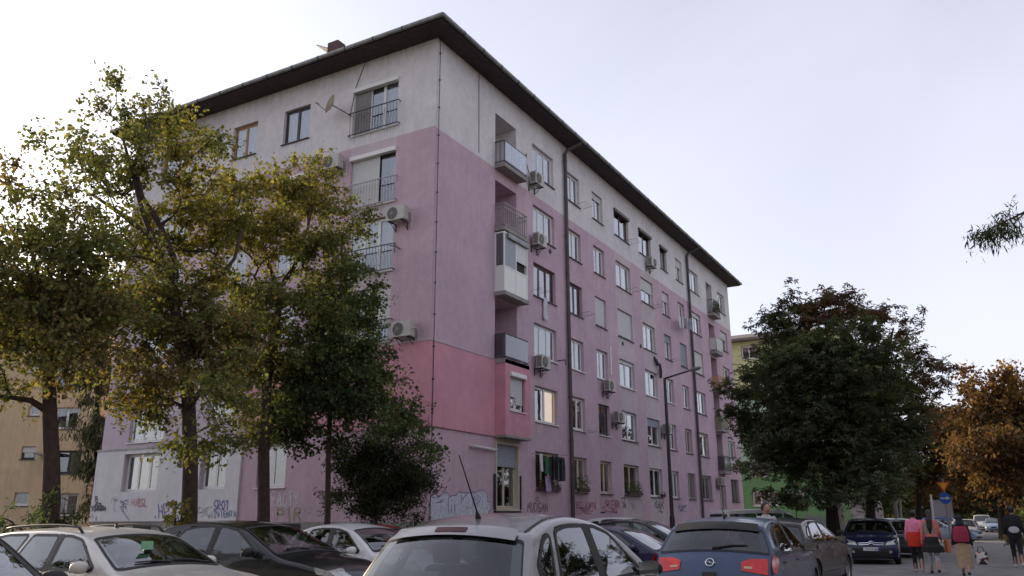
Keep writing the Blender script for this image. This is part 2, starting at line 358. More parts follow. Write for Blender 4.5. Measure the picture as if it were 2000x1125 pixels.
# ---------------------------------------------------------------- windows
WC = {}
def frame_mesh(W, H, n, fm, key, split=None):
    k = ('f', W, H, n, key, split)
    if k in WC: return WC[k]
    b = MB(); f = .06; y0, y1 = .15, .215
    b.box((-W/2, y0, 0), (W/2, y1, f)); b.box((-W/2, y0, H-f), (W/2, y1, H)); b.box((-W/2, y0, f), (-W/2+f, y1, H-f)); b.box((W/2-f, y0, f), (W/2, y1, H-f))
    xs = split or [i/n for i in range(n+1)]
    for i in range(n):
        a, c = -W/2+f+(W-2*f)*xs[i], -W/2+f+(W-2*f)*xs[i+1]; g = .055; q0, q1 = .135, .195; a += .004; c -= .004
        z0, z1 = f+.004, H-f-.004
        b.box((a, q0, z0), (c, q1, z0+g)); b.box((a, q0, z1-g), (c, q1, z1)); b.box((a, q0, z0+g), (a+g, q1, z1-g)); b.box((c-g, q0, z0+g), (c, q1, z1-g))
    WC[k] = b.mesh('window', fm); return WC[k]
def simple(key, fn):
    if key not in WC: WC[key] = fn()
    return WC[key]
FM = dict(w=M_pvc, b=M_brown, o=M_wood, d=M_dark, c=M_cream)
def shutter_mesh(W, h, m, key):
    def fn():
        b = MB(); n = max(2, int(h/.05)); rings = []
        for i in range(n):
            z = h*i/n; dz = h/n; rings += [[(-W/2, .11, z), (W/2, .11, z)], [(-W/2, .098, z+dz*.3), (W/2, .098, z+dz*.3)], [(-W/2, .098, z+dz*.75), (W/2, .098, z+dz*.75)]]
        rings.append([(-W/2, .11, h), (W/2, .11, h)])
        vs = [p for r_ in rings for p in r_]; b.add(vs, [(2*i, 2*i+1, 2*i+3, 2*i+2) for i in range(len(rings)-1)])
        return b.mesh('shutter', m, recalc=False)
    return simple(('s', W, round(h, 2), key), fn)
def curtain_mesh(x0, x1, z0, z1, m, key, seed=0):
    def fn():
        b = MB(); n = max(6, int((x1-x0)/.035)); rr = random.Random(seed); ph = rr.random()*6
        vs = []
        for i in range(n+1):
            x = x0+(x1-x0)*i/n; y = .30+.022*math.sin(x*52+ph)+.012*math.sin(x*23+ph*2); vs += [(x, y, z0), (x, y, z1)]
        b.add(vs, [(2*i, 2*i+2, 2*i+3, 2*i+1) for i in range(n)]); return b.mesh('curtain', m, smooth='all', recalc=False)
    return simple(('c', x0, x1, z0, z1, key, seed), fn)
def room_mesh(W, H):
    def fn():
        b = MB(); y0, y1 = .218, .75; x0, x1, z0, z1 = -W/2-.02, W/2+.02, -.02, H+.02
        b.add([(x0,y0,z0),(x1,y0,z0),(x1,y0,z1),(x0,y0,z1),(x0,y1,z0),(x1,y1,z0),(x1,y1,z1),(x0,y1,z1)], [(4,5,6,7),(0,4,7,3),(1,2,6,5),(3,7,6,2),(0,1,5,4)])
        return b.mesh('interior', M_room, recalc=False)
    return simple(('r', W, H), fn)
wn = [0]
def window(face, a0, a1, z0, z1, n=2, fr='w', sh=0., shm=None, sill='d', cur=None, tilt=None, box=False, split=None, bars=False, par=None, label=None):
    W, H = round(a1-a0, 3), round(z1-z0, 3); c = (a0+a1)/2; wn[0] += 1; rr = random.Random(wn[0]*31+5)
    o = link('window', frame_mesh(W, H, n, FM[fr], fr, split), par or bld)
    if face == 'R': o.location = (c, 0, z0)
    else: o.location = (0, c, z0); o.rotation_euler.z = -math.pi/2
    if label: o['label'] = label
    f = .06; xs = split or [i/n for i in range(n+1)]
    for i in range(n):
        a, d = -W/2+f+(W-2*f)*xs[i]+.05, -W/2+f+(W-2*f)*xs[i+1]-.05
        def pm(w=round(d-a, 3)):
            b = MB(); b.box((-w/2, 0, 0), (w/2, .006, H-.22)); return b.mesh('pane', G_win)
        p = link('pane', simple(('p', round(d-a, 3), H), pm), o, ((a+d)/2, .16, .11))
        p.rotation_euler.z = R(rr.uniform(-.9, .9)); p.rotation_euler.x = R(rr.uniform(-.5, .5))
        if tilt == i:
            def sm(w=round(d-a+.1, 3)):
                b = MB(); g = .055; b.box((-w/2, 0, 0), (w/2, .05, g)); b.box((-w/2, 0, H-.13-g), (w/2, .05, H-.13)); b.box((-w/2, 0, g), (-w/2+g, .05, H-.13-g)); b.box((w/2-g, 0, g), (w/2, .05, H-.13-g))
                return b.mesh('sash', FM[fr])
            s_ = link('open_sash', simple(('ss', round(d-a, 3), H, fr), sm), o, ((a+d)/2, .20, .065)); s_.rotation_euler.x = -R(9)
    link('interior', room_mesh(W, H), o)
    if sill:
        def sf():
            b = MB(); b.box((-W/2-.05, -.07, -.04), (W/2+.05, -.002, -.005)); b.box((-W/2+.002, -.002, -.03), (W/2-.002, .15, -.002)); return b.mesh('sill', M_steel if sill == 'd' else M_pvc)
        link('sill', simple(('sl', W, sill), sf), o)
    if sh > 0:
        h = (H-.1)*sh; link('shutter', shutter_mesh(W-.02, h, shm or M_shut, (shm or M_shut).name), o, (0, 0, H-h-.02))
    if box:
        def bf():
            b = MB(); b.box((-W/2-.02, -.10, 0), (W/2+.02, .08, .17)); return b.mesh('shutter_box', M_pvc if box is True else FM[box], bevel=.012)
        link('shutter_box', simple(('sb', W, box), bf), o, (0, 0, H-.16))
    if cur is None: cur = rr.choice(['g', 'gg', '', 'w', 'gg', 'g'])
    cm, k = (M_curtw, 'w') if cur[:1] == 'w' else (M_curt, 'g')
    if cur in ('gg', 'ww', 'warm'): 
        if cur == 'warm': cm, k = M_warm, 'x'
        x0_ = .1 if cur == 'warm' else -W/2; link('curtain', curtain_mesh(round(x0_, 3), W/2, .02, H-.02, cm, k, wn[0] % 5), o)
    elif cur in ('g', 'w'):
        q = round(W*rr.choice([.22, .3, .38]), 3); link('curtain', curtain_mesh(-W/2, -W/2+q, .02, H-.02, cm, k, 1), o); link('curtain', curtain_mesh(W/2-q, W/2, .02, H-.02, cm, k, 2), o)
    if bars:
        b = MB()
        for i in range(11): x = -W/2+W*(i+.5)/11; b.tube([(x, -.09, -.03), (x, -.09, H+.03)], .009, 4)
        for z in (.0, H*.5, H): b.box((-W/2-.02, -.10, z-.012), (W/2+.02, -.085, z+.012))
        b.build('security_grille', mat('grille_paint', (.20, .19, .19), .6, var=.2), o)
    return o
spec = {
 'B6': dict(n=3, cur='w'), 'B5': dict(n=3, tilt=2, sill='d'), 'B4': dict(n=3, fr='b', cur='g'), 'B3': dict(n=3, sill='w', cur=''), 'B2': dict(n=2, sill='w', cur='warm'), 'B1': dict(n=3, fr='c', cur='g'),
 'C6': dict(cur='w'), 'C5': dict(tilt=0), 'C4': dict(fr='b', cur='g'), 'C3': dict(sill='w', cur='gg'), 'C2': dict(sill='w', tilt=1), 'C1': dict(fr='c', sh=.0, cur='ww'),
 'D6': dict(sh=.22, cur='g'), 'D5': dict(), 'D4': dict(sh=.97, cur=''), 'D3': dict(sill='w', cur='g'), 'D2': dict(fr='d', sill='w', cur='gg'), 'D1': dict(fr='c', cur='gg'),
 'E6': dict(fr='b', box='b', cur='g'), 'E5': dict(cur='w'), 'E4': dict(sh=.97, cur=''), 'E3': dict(sill='w', cur='g', sh=.14), 'E2': dict(cur='gg'), 'E1': dict(fr='c', cur='gg'),
 'F6': dict(fr='b', box='b', cur='g'), 'F5': dict(sh=.5), 'F4': dict(cur='g'), 'F3': dict(sill='w', cur=''), 'F2': dict(cur='g', sh=.3, shm=M_shutg), 'F1': dict(cur='gg'),
 'G6': dict(fr='b', box='b', cur='g'), 'G5': dict(sh=.4), 'G4': dict(sh=.3, shm=M_shutg), 'G3': dict(sill='w'), 'G2': dict(cur='gg'), 'G1': dict(cur='ww'),
 'H6': dict(sh=.35), 'H5': dict(), 'H4': dict(sh=.97, shm=M_shutg, cur=''), 'H3': dict(), 'H2': dict(fr='c'), 'H1': dict(fr='c', bars=True),
 'I6': dict(cur='ww'), 'I5': dict(sh=.2, cur='w'), 'I4': dict(sh=.97, cur=''), 'I3': dict(cur='ww'), 'I2': dict(fr='c', cur='gg'), 'I1': dict(fr='c', bars=True),
 'K6': dict(cur='g'), 'K5': dict(sh=.4), 'K4': dict(), 'K3': dict(fr='o', cur='ww'), 'K2': dict(sill='w'), 'K1': dict(fr='b', bars=True)}
for k_, s_ in spec.items():
    a0, a1 = COLS[k_[0]]; r_ = int(k_[1])-1; window('R', a0, a1, SILL[r_], HEAD[r_], **s_)
# left facade
for r_ in range(6):
    for c in 'QRS':
        a0, a1 = LCOLS[c]; z0 = SILL[r_]+(.12 if r_ == 5 else 0)-(.75 if c == 'S' and r_ == 1 else 0); z1 = HEAD[r_]+(.16 if r_ == 5 else 0)
        d = dict(n=2, cur=None if r_ > 1 else ('g' if c == 'S' else ''), sill='w' if r_ < 2 else 'd')
        if r_ == 5: d = {'Q': dict(n=2, fr='d', cur='ww'), 'R': dict(n=2, fr='o', cur='ww'), 'S': dict(n=2, fr='o')}[c]
        if c == 'Q' and r_ == 4: d = dict(n=2, box=True, sh=.97)
        if c == 'S' and r_ < 5: d['n'] = 3
        window('L', a0, a1, z0, z1, **d)
# french windows with rails, column P
for r_ in range(2, 6):
    z0, z1 = PZ[r_]; d = {5: dict(n=3, box=True, cur='w'), 4: dict(n=2, box=True, sh=.0, split=(0, .36, 1), cur='g'), 3: dict(n=3, cur='ww'), 2: dict(n=3, cur='ww', sh=.75)}[r_]
    o = window('L', 1.82, 4.05, z0, z1, sill='w', **d)
    if r_ == 4: link('shutter', shutter_mesh(1.38, 2.0, M_shut, 'plain'), o, (-.42, 0, .1))
    if r_ == 5: link('shutter', shutter_mesh(.78, 1.8, M_curt, 'brn'), o, (-.73, 0, .1))
    b = MB(); xr = 1.24; zt = .98 if r_ != 2 else .8; m_ = M_steel if r_ in (5, 3, 2) else mat('grey_rail', (.30, .27, .28), .5, .2)
    for z in (.02, zt): b.box((-xr, -.16, z-.018), (xr, -.13, z+.018))
    for i in range(17): x = -1.15+2.3*i/16; b.tube([(x, -.145, .03), (x, -.145, zt)], .008, 4)
    for x in (-xr, xr):
        for z in (.02, zt): b.box((x-.015, -.16, z-.015), (x+.015, .0, z+.015))
    b.build('window_railing', m_, o)
# ---------------------------------------------------------------- balconies of the right facade
M_frost = glass('frosted_panel', (.50, .55, .62), ior=.20, rough=.10)
M_gpan = glass('smoked_panel', (.38, .38, .39), ior=.09, rough=.08)
def balcony(a0, a1, z, style, lab=None):
    b = MB(); b.box((a0-.06, -.50, z-.20), (a1+.12, -.003, z-.03)); bal = b.build('balcony', M_conc, bld)
    if lab: bal['label'] = lab
    x0, x1, yo = a0-.02, a1+.08, -.46; h = .98
    if style in ('frost', 'smoke', 'bars', 'plants', 'white', 'orange', 'green'):
        b = MB(); n = 12 if style in ('bars', 'plants') else 3
        for zz in (z+.05, z+h): b.box((x0, yo-.018, zz-.018), (x1, yo+.018, zz+.018))
        for zz in (z+.05, z+h):
            for x in (x0, x1): b.box((x-.018, yo+.018, zz-.0179), (x+.018, -.003, zz+.0179))
        for i in range(n+1): x = x0+(x1-x0)*i/n; b.box((x-.010, yo-.010, z+.0), (x+.010, yo+.010, z+h))
        for x in (x0, x1):
            for y in ([-.05, -.25] if n < 5 else [-.05, -.15, -.25, -.35]): b.box((x-.0099, y-.010, z), (x+.0099, y+.010, z+h))
        if style == 'bars': 
            for x in (x0, x1): b.box((x-.015, yo, z+h-.22), (x+.015, -.003, z+h-.19))
            b.box((x0, yo-.0179, z+h-.22), (x1, yo+.0179, z+h-.19))
        b.build('railing', M_steel if style in ('frost', 'smoke', 'plants') else mat('grey_rail', (.30, .27, .28), .5, .2), bal)
        pm = dict(frost=M_frost, smoke=M_gpan, white=M_curtw, orange=mat('orange_panel', (.42, .24, .16), .8), green=mat('olive_panel', (.20, .20, .13), .8)).get(style)
        if pm:
            b = MB(); b.box((x0+.03, yo-.03, z+.09), (x1-.03, yo-.02, z+h-.04)); b.build('balustrade_panel', pm, bal)
            if style != 'frost': b = MB(); b.box((x0-.026, yo+.03, z+.09), (x0-.016, -.02, z+h-.04)); b.build('balustrade_panel', pm, bal)
    # door at the back of the loggia
    W = round((a1-a0)*.78, 3)
    d = window('R', a0+.15, a0+.15+W, z+.02, z+2.05, n=2, sill=None, par=bal, cur='gg'); d.location.y = 1.03; d.name = 'balcony_door'
    return bal
balcony(4.37, 6.17, 15.92, 'frost'); balcony(4.37, 6.17, 13.12, 'bars'); balcony(4.37, 6.17, 7.62, 'smoke')
balcony(34.45, 35.9, 15.92, 'plants'); balcony(34.45, 35.9, 13.12, 'white'); balcony(34.45, 35.9, 10.38, 'orange'); balcony(34.45, 35.9, 7.62, 'green'); balcony(34.45, 35.9, 4.75, 'smoke')
# white glazed balcony, fourth storey
b = MB(); b.box((4.30, -.52, 10.18), (6.32, -.003, 10.34)); eb = b.build('balcony', M_conc, bld); eb['label'] = 'white panelled balcony closed in with glazing'
x0, x1, yo, z0, z1 = 4.36, 6.26, -.46, 10.345, 12.86
b = MB()
for x in (x0, (x0+x1)/2, x1): b.box((x-.03, yo, z0), (x+.03, yo+.05, z1))
b.box((x0, yo+.002, z1-.06), (x1, yo+.048, z1)); b.box((x0, yo+.002, z0+1.02), (x1, yo+.048, z0+1.08)); b.box((x0-.028, yo+.05, z1-.06), (x0+.028, -.003, z1)); b.box((x0-.028, yo+.05, z0+1.02), (x0+.028, -.003, z0+1.08)); b.box((x0-.03, -.06, z0), (x0+.03, -.003, z1-.06))
b.build('balcony_frame', M_pvc, eb)
for i in range(2):
    xa = x0+.03+(x1-x0)/2*i; xb = xa+(x1-x0)/2-.06
    b = MB(); b.box((xa, yo+.015, z0), (xb, yo+.035, z0+1.02)); b.build('panel', M_pvc, eb)
    b = MB(); b.box((xa, yo+.02, z0+1.08+(.42 if i else 0)), (xb, yo+.028, z1-.06)); b.build('blind', M_shutg if i == 0 else M_shut, eb)
b = MB(); b.box((x0-.02, yo+.055, z0), (x0+.02, -.065, z0+1.02)); b.build('panel', M_pvc, eb)
b = MB(); b.box((x0-.01, yo+.055, z0+1.08), (x0+.0, -.065, z1-.06)); b.build('pane', G_win, eb)
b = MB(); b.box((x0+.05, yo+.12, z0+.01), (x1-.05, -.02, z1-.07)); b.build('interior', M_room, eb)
b = MB(); b.box((x1-.03, yo+.05, z0), (x1+.03, -.003, z1)); b.build('panel', M_pvc, eb)
b = MB(); b.box((4.55, yo-.10, 12.62), (6.30, yo-.002, 12.84)); b.build('awning_case', M_zinc, eb, bevel=.02)
# pink boxed-in balcony, second storey
b = MB(); A = [4.335, 4.72, 5.93, 6.36]; Z = [4.66, 5.62, 7.12, 7.58]
for i in range(3):
    for j in range(3):
        if i == 1 and j == 1: continue
        b.box((A[i], -.50, Z[j]), (A[i+1], -.40, Z[j+1]))
b.box((4.335, -.40, 4.66), (4.44, -.073, 7.58)); b.box((6.26, -.40, 4.66), (6.36, -.003, 7.58)); b.box((4.44, -.40, 4.66), (6.26, -.003, 4.76))
pb = b.build('boxed_balcony', M_pink, bld); pb['label'] = 'pink rendered box over a former balcony'
b = MB(); b.box((4.30, -.53, 4.56), (6.40, -.003, 4.655)); b.build('slab_edge', M_conc, pb)
w_ = window('R', 4.72, 5.93, 5.62, 7.12, n=2, sill='w', box=True, cur='', par=pb); w_.location.y = -.48
link('shutter', shutter_mesh(.56, .86, M_shut, 'pb'), w_, (-.28, 0, .55)); link('shutter', shutter_mesh(.58, 1.12, M_shut, 'pb2'), w_, (.29, 0, .28))
# ground floor glazed doors in the loggia bays
dw = window('R', 4.37, 6.17, 1.92, 4.55, n=2, fr='c', sill=None, cur='', tilt=None); dw.name = 'garden_door'
b = MB()
for x in (-.9, .84): b.box((x, -.06, .0), (x+.09, .14, 2.63))
b.box((-.905, -.065, 2.42), (.935, .14, 2.635)); b.box((-.905, -.065, -.06), (.935, .14, .04)); b.build('door_surround', M_cream, dw)
link('shutter', shutter_mesh(1.62, .85, M_shutg, 'dw'), dw, (0, -.03, 1.58))
for x_ in (-1.0, .965): b = MB(); b.box((x_, -.1, -.02), (x_+.065, -.004, 1.28)); b.build('door_rail', M_steel, dw)
b = MB(); b.box((-.95, -.12, -.13), (.97, -.002, -.062)); b.build('threshold', M_steel, dw)
dk = window('R', 34.45, 35.9, 1.92, 4.55, n=2, fr='c', sill=None, cur='gg'); dk.name = 'garden_door'
b = MB(); b.tube([(2.6, -.12, 4.12), (4.3, -.12, 4.08)], .05, 8); b.tube([(2.6, -.12, 4.12), (2.6, .02, 4.12)], .05, 8); b.build('vent_pipe', M_curtw, bld, smooth=True)
for px, py in ((1216, 671), (1059+15, 491), (1251, 676)):
    u, z = onY(px, py); b = MB(); b.lathe([(0, -.06), (.09, -.06), (.11, -.02), (.11, 0)], 12, (u, 0, z), 'Y'); b.build('wall_vent', M_dark, bld, smooth=True)
u, z = onY(1092, 712); b = MB(); b.tube([(u-.15, 0, z+.15), (u-.15, -.4, z+.15), (u-.15, -.4, z-.08)], .03, 6); b.build('pipe_stub', M_pipe, bld)

# ---------------------------------------------------------------- run-off stains below the sills
def stain_mat():
    m = bpy.data.materials.new('rain_stain'); m.use_nodes = True; t = m.node_tree; n = t.nodes; L = t.links; n.clear()
    out = n.new('ShaderNodeOutputMaterial'); mx = n.new('ShaderNodeMixShader'); tr = n.new('ShaderNodeBsdfTransparent'); df = n.new('ShaderNodeBsdfDiffuse'); df.inputs[0].default_value = (.12, .10, .10, 1)
    tc = n.new('ShaderNodeTexCoord'); mp = n.new('ShaderNodeMapping'); mp.inputs['Scale'].default_value = (7, 7, .7); nz = n.new('ShaderNodeTexNoise'); nz.inputs['Scale'].default_value = 2.2; nz.inputs['Detail'].default_value = 5
    oi = n.new('ShaderNodeObjectInfo'); va = n.new('ShaderNodeVectorMath'); va.operation = 'ADD'; L.new(tc.outputs['Object'], va.inputs[0]); L.new(oi.outputs['Location'], va.inputs[1]); L.new(va.outputs[0], mp.inputs['Vector']); L.new(mp.outputs[0], nz.inputs['Vector'])
    rp = n.new('ShaderNodeValToRGB'); rp.color_ramp.elements[0].position = .48; rp.color_ramp.elements[1].position = .78; L.new(nz.outputs['Fac'], rp.inputs['Fac'])
    sx = n.new('ShaderNodeSeparateXYZ'); L.new(tc.outputs['Generated'], sx.inputs[0]); m1 = n.new('ShaderNodeMath'); m1.operation = 'POWER'; m1.inputs[1].default_value = 1.4; L.new(sx.outputs['Z'], m1.inputs[0])
    m2 = n.new('ShaderNodeMath'); m2.operation = 'MULTIPLY'; L.new(m1.outputs[0], m2.inputs[0]); L.new(rp.outputs[0], m2.inputs[1]); m3 = n.new('ShaderNodeMath'); m3.operation = 'MULTIPLY'; m3.inputs[1].default_value = .38; L.new(m2.outputs[0], m3.inputs[0])
    L.new(m3.outputs[0], mx.inputs[0]); L.new(tr.outputs[0], mx.inputs[1]); L.new(df.outputs[0], mx.inputs[2]); L.new(mx.outputs[0], out.inputs[0]); return m
M_stain = stain_mat()
def stain(face, a0, a1, z, h):
    b = MB(); w = (a1-a0)/2; b.add([(-w, 0, -h), (w, 0, -h), (w, 0, 0), (-w, 0, 0)], [(0, 1, 2, 3)]); o = b.build('rain_stain', M_stain, bld, recalc=False)
    if face == 'R': o.location = ((a0+a1)/2, -.004, z)
    else: o.location = (-.004, (a0+a1)/2, z); o.rotation_euler.z = -math.pi/2
for c, (a0, a1) in COLS.items():
    for k in range(6): stain('R', a0-.25, a1+.25, SILL[k]-.04, .9+.3*((k*7+ord(c)) % 3))
for k in range(3, 6): stain('L', 1.7, 4.2, PZ[k][0]-.05, .5)
for a0, a1 in ((6.2, 8.1), (9.3, 11.2), (13.3, 15.9)): stain('L', a0, a1, SILL[5]+.08, 1.0)
for k in range(12): stain('R', .3+k*3.4, 3.6+k*3.4, TOP, 1.1)
for k in range(5): stain('L', .2+k*3.4, 3.5+k*3.4, TOP, 1.0)
for a0, a1 in LOG:
    for k in range(1, 6): stain('R', a1+.1, a1+.9, LZ[k][0]-.1, 1.0)
# ------------------------------------------------------------------ graffiti, flat on the render
FONT = {'A': [[(0,0),(.5,1),(1,0)],[(.2,.4),(.8,.4)]], 'B': [[(0,0),(0,1),(.7,1),(.8,.75),(.1,.5),(.9,.3),(.8,0),(0,0)]], 'C': [[(1,.85),(.5,1),(0,.5),(.4,0),(1,.15)]],
 'D': [[(0,0),(0,1),(.8,.8),(.9,.3),(0,0)]], 'E': [[(1,1),(0,1),(0,0),(1,0)],[(0,.5),(.8,.5)]], 'G': [[(1,.85),(.5,1),(0,.5),(.4,0),(1,.1),(1,.45),(.6,.45)]], 'H': [[(0,0),(.05,1)],[(1,0),(.95,1)],[(0,.45),(1,.55)]],
 'I': [[(.5,0),(.5,1)]], 'K': [[(0,0),(0,1)],[(1,1),(0,.45),(1,0)]], 'L': [[(0,1),(0,0),(1,.05)]], 'M': [[(0,0),(.1,1),(.5,.4),(.9,1),(1,0)]], 'N': [[(0,0),(0,1),(1,0),(1,1)]], 'O': [[(.5,1),(0,.6),(.15,.1),(.6,0),(1,.4),(.85,.9),(.5,1)]],
 'P': [[(0,0),(0,1),(.9,.9),(.8,.5),(0,.5)]], 'R': [[(0,0),(0,1),(.9,.9),(.8,.55),(.05,.5),(1,0)]], 'S': [[(1,.9),(.5,1),(.05,.8),(.2,.55),(.85,.4),(.95,.15),(.5,0),(0,.1)]], 'T': [[(0,1),(1,1)],[(.5,1),(.5,0)]], 'U': [[(0,1),(.1,.2),(.5,0),(.9,.2),(1,1)]],
 'V': [[(0,1),(.5,0),(1,1)]], 'W': [[(0,1),(.25,0),(.5,.7),(.75,0),(1,1)]], 'Y': [[(0,1),(.45,.45),(1,1)],[(.45,.45),(.3,0)]], '2': [[(0,.8),(.5,1),(.9,.7),(0,0),(1,0)]], 'J': [[(.9,1),(.8,.2),(.4,0),(0,.2)]], '.': [[(.4,0),(.6,.1)]]}
def ribbons(face, strokes, wid, m, out=.006, name='graffiti', lab=None):
    """strokes in (a,z) metres on the facade"""
    b = MB(); P = PR if face == 'R' else PL
    for si, st in enumerate(strokes):
        n = len(st); vs = []
        for i in range(n):
            a, z = st[i]; a0, z0 = st[max(i-1, 0)]; a1, z1 = st[min(i+1, n-1)]; dx, dz = a1-a0, z1-z0; l = math.hypot(dx, dz) or 1
            ox, oz = -dz/l*wid/2, dx/l*wid/2; o_ = out+.0012*(si % 7); vs += [P(a+ox, o_, z+oz), P(a-ox, o_, z-oz)]
        b.add(vs, [(2*i, 2*i+1, 2*i+3, 2*i+2) for i in range(n-1)])
    o = b.build(name, m, bld, recalc=False)
    if lab: o['label'] = lab
    return o
def text_strokes(face, txt, px0, py0, px1, py1, rr, jit=.22, out=0.):
    """txt fills the pixel box; returned in facade metres"""
    on = onY if face == 'R' else onX; n = len(txt); S = []
    for i, ch in enumerate(txt):
        for st in FONT.get(ch, []):
            dense = []
            for j in range(len(st)-1):
                for t in (0, .34, .67): dense.append((st[j][0]*(1-t)+st[j+1][0]*t, st[j][1]*(1-t)+st[j+1][1]*t))
            dense.append(st[-1])
            S.append([on(px0+(px1-px0)*(i+.1+.75*x+rr.uniform(-jit, jit)*.5)/n, py1-(py1-py0)*(y+rr.uniform(-jit, jit)*.5), out) for x, y in dense])
    return S
def scribble(face, px0, py0, px1, py1, n, rr, out=0.):
    on = onY if face == 'R' else onX; S = []
    for k in range(n):
        x, y = rr.uniform(px0, px1), rr.uniform(py0, py1); st = []
        for j in range(7): st.append(on(x, y, out)); x = min(px1, max(px0, x+rr.uniform(-.25, .35)*(px1-px0))); y = min(py1, max(py0, y+rr.uniform(-.5, .5)*(py1-py0)))
        S.append(st)
    return S
rr = random.Random(3)
spray = lambda n, c: mat('spray_'+n, tuple(x*.85+w_*.15 for x, w_ in zip(c, (.47, .36, .42))), .8, var=.35, scale=9)
WO = .08
ribbons('L', text_strokes('L', 'B', 186, 970, 192, 980, rr, out=WO), .055, spray('black', (.05, .05, .07)), WO+.006)
ribbons('L', text_strokes('L', 'ADL', 185, 982, 203, 989, rr, out=WO), .055, spray('black', (.05, .05, .07)), WO+.006)
ribbons('L', text_strokes('L', 'YOANAH', 179, 988, 207, 998, rr, out=WO), .055, spray('black', (.05, .05, .07)), WO+.015)
ribbons('L', scribble('L', 176, 1004, 190, 1016, 3, rr, out=WO), .03, spray('violet', (.22, .20, .36)), WO+.006)
ribbons('L', scribble('L', 222, 976, 250, 1000, 5, rr, out=WO), .035, spray('violet', (.22, .20, .36)), WO+.006)
ribbons('L', [[onX(x, y, WO) for x, y in ((234, 988), (240, 998), (247, 1008), (253, 1016))]], .03, spray('violet', (.22, .20, .36)), WO+.018)
ribbons('L', [[onX(x, y, WO) for x, y in ((217, 984), (219, 975), (224, 970), (229, 972))]], .03, spray('greyline', (.36, .36, .37)), WO+.006)
ribbons('L', text_strokes('L', 'HIBSL', 257, 974, 288, 989, rr, out=WO), .04, spray('red', (.48, .18, .20)), WO+.006)
ribbons('L', text_strokes('L', '.HE', 298, 986, 330, 1012, rr, out=WO), .06, spray('blue', (.16, .15, .36)), WO+.006)
ribbons('L', scribble('L', 334, 985, 362, 1010, 6, rr, out=WO), .05, spray('blue', (.16, .15, .36)), WO+.006)
ribbons('L', scribble('L', 384, 990, 415, 1012, 6, rr, out=WO), .03, spray('faint_green', (.38, .44, .40)), WO+.006)
ribbons('L', text_strokes('L', 'SROT', 417, 978, 448, 996, rr, out=WO), .055, spray('blue', (.16, .15, .36)), WO+.006)
ribbons('L', text_strokes('L', '2VIENTA', 417, 998, 462, 1010, rr, out=WO), .05, spray('teal_blue', (.18, .25, .38)), WO+.006)
ribbons('L', text_strokes('L', 'EACTY', 530, 962, 585, 988, rr), .06, spray('white', (.62, .60, .60)))
ribbons('L', [[onX(x, y) for x, y in ((545, 988), (552, 986), (560, 991), (566, 988))]], .05, spray('white', (.62, .60, .60)), .015)
ribbons('L', text_strokes('L', 'PIR', 540, 992, 590, 1016, rr), .07, spray('olive', (.24, .27, .14)))
ribbons('L', scribble('L', 592, 990, 630, 1008, 4, rr), .03, spray('pale', (.50, .46, .48)))
ribbons('L', text_strokes('L', 'YSU', 612, 959, 636, 968, rr), .04, spray('plum', (.16, .09, .11)))
# big silver throw-up by the corner
ol = [(240,780),(235,520),(270,370),(340,310),(400,330),(430,380),(480,370),(560,290),(650,270),(700,310),(720,380),(790,350),(880,340),(930,270),(1000,250),(1040,290),(1100,265),(1160,290),(1250,265),(1320,270),(1400,250),(1450,215),(1540,215),(1610,270),(1650,400),(1650,490),(1720,510),(1740,580),(1720,680),(1680,740),(1650,900),(300,960)]
T = lambda x, y: onY(820+x*.08, 940+y*.08)
pts = [T(x, y) for x, y in ol]; b = MB(); ii = len(pts)
from mathutils.geometry import tessellate_polygon
tri = tessellate_polygon([[Vector((a, z, 0)) for a, z in pts]])
b.add([PR(a, .005, z) for a, z in pts], [tuple(t) for t in tri]); b.build('graffiti', spray('silver', (.48, .52, .58)), bld, recalc=False)['label'] = 'big silver bubble lettering with blue outline'
inner = [[(700,380),(690,600),(700,800)],[(1000,280),(1010,420),(1000,560)],[(1160,300),(1080,380),(1050,460)],[(1320,280),(1330,420),(1270,590),(1310,600)],[(1420,330),(1380,470),(1400,560),(1460,480),(1480,370)],[(480,480),(560,440)],[(400,520),(560,500)],[(1140,600),(1150,760)],[(840,560),(850,760)],[(760,560),(770,770)]]
ribbons('R', [[T(x, y) for x, y in ol[:-1]]] + [[T(x, y) for x, y in s] for s in inner], .035, spray('navy', (.12, .12, .22)), .009)
ribbons('R', text_strokes('R', 'MUDSAN', 1030, 981, 1070, 1000, rr), .055, spray('plum', (.16, .05, .11)))
ribbons('R', text_strokes('R', 'O', 1045, 971, 1053, 979, rr), .05, spray('plum', (.16, .05, .11)))
ribbons('R', text_strokes('R', 'PDAWN', 1125, 980, 1164, 993, rr), .07, spray('crimson', (.33, .09, .15)))
ribbons('R', scribble('R', 1125, 992, 1160, 1003, 6, rr), .05, spray('rose', (.36, .13, .19)))
ribbons('R', text_strokes('R', 'JRER', 1175, 978, 1210, 993, rr), .08, spray('crimson', (.33, .09, .15)))
ribbons('R', scribble('R', 1173, 990, 1205, 1001, 6, rr), .05, spray('rose', (.36, .13, .19)))
ribbons('R', scribble('R', 1206, 972, 1222, 992, 4, rr), .06, spray('navy', (.12, .12, .22)))
ribbons('R', scribble('R', 1230, 984, 1240, 997, 3, rr), .04, spray('violet', (.22, .20, .36)))
ribbons('R', text_strokes('R', 'GAK', 1279, 979, 1297, 992, rr), .08, spray('black', (.05, .05, .07)))
ribbons('R', scribble('R', 1286, 991, 1294, 1001, 3, rr), .06, spray('black', (.05, .05, .07)))
ribbons('R', scribble('R', 1325, 987, 1342, 1004, 7, rr), .05, spray('violet', (.22, .20, .36)))

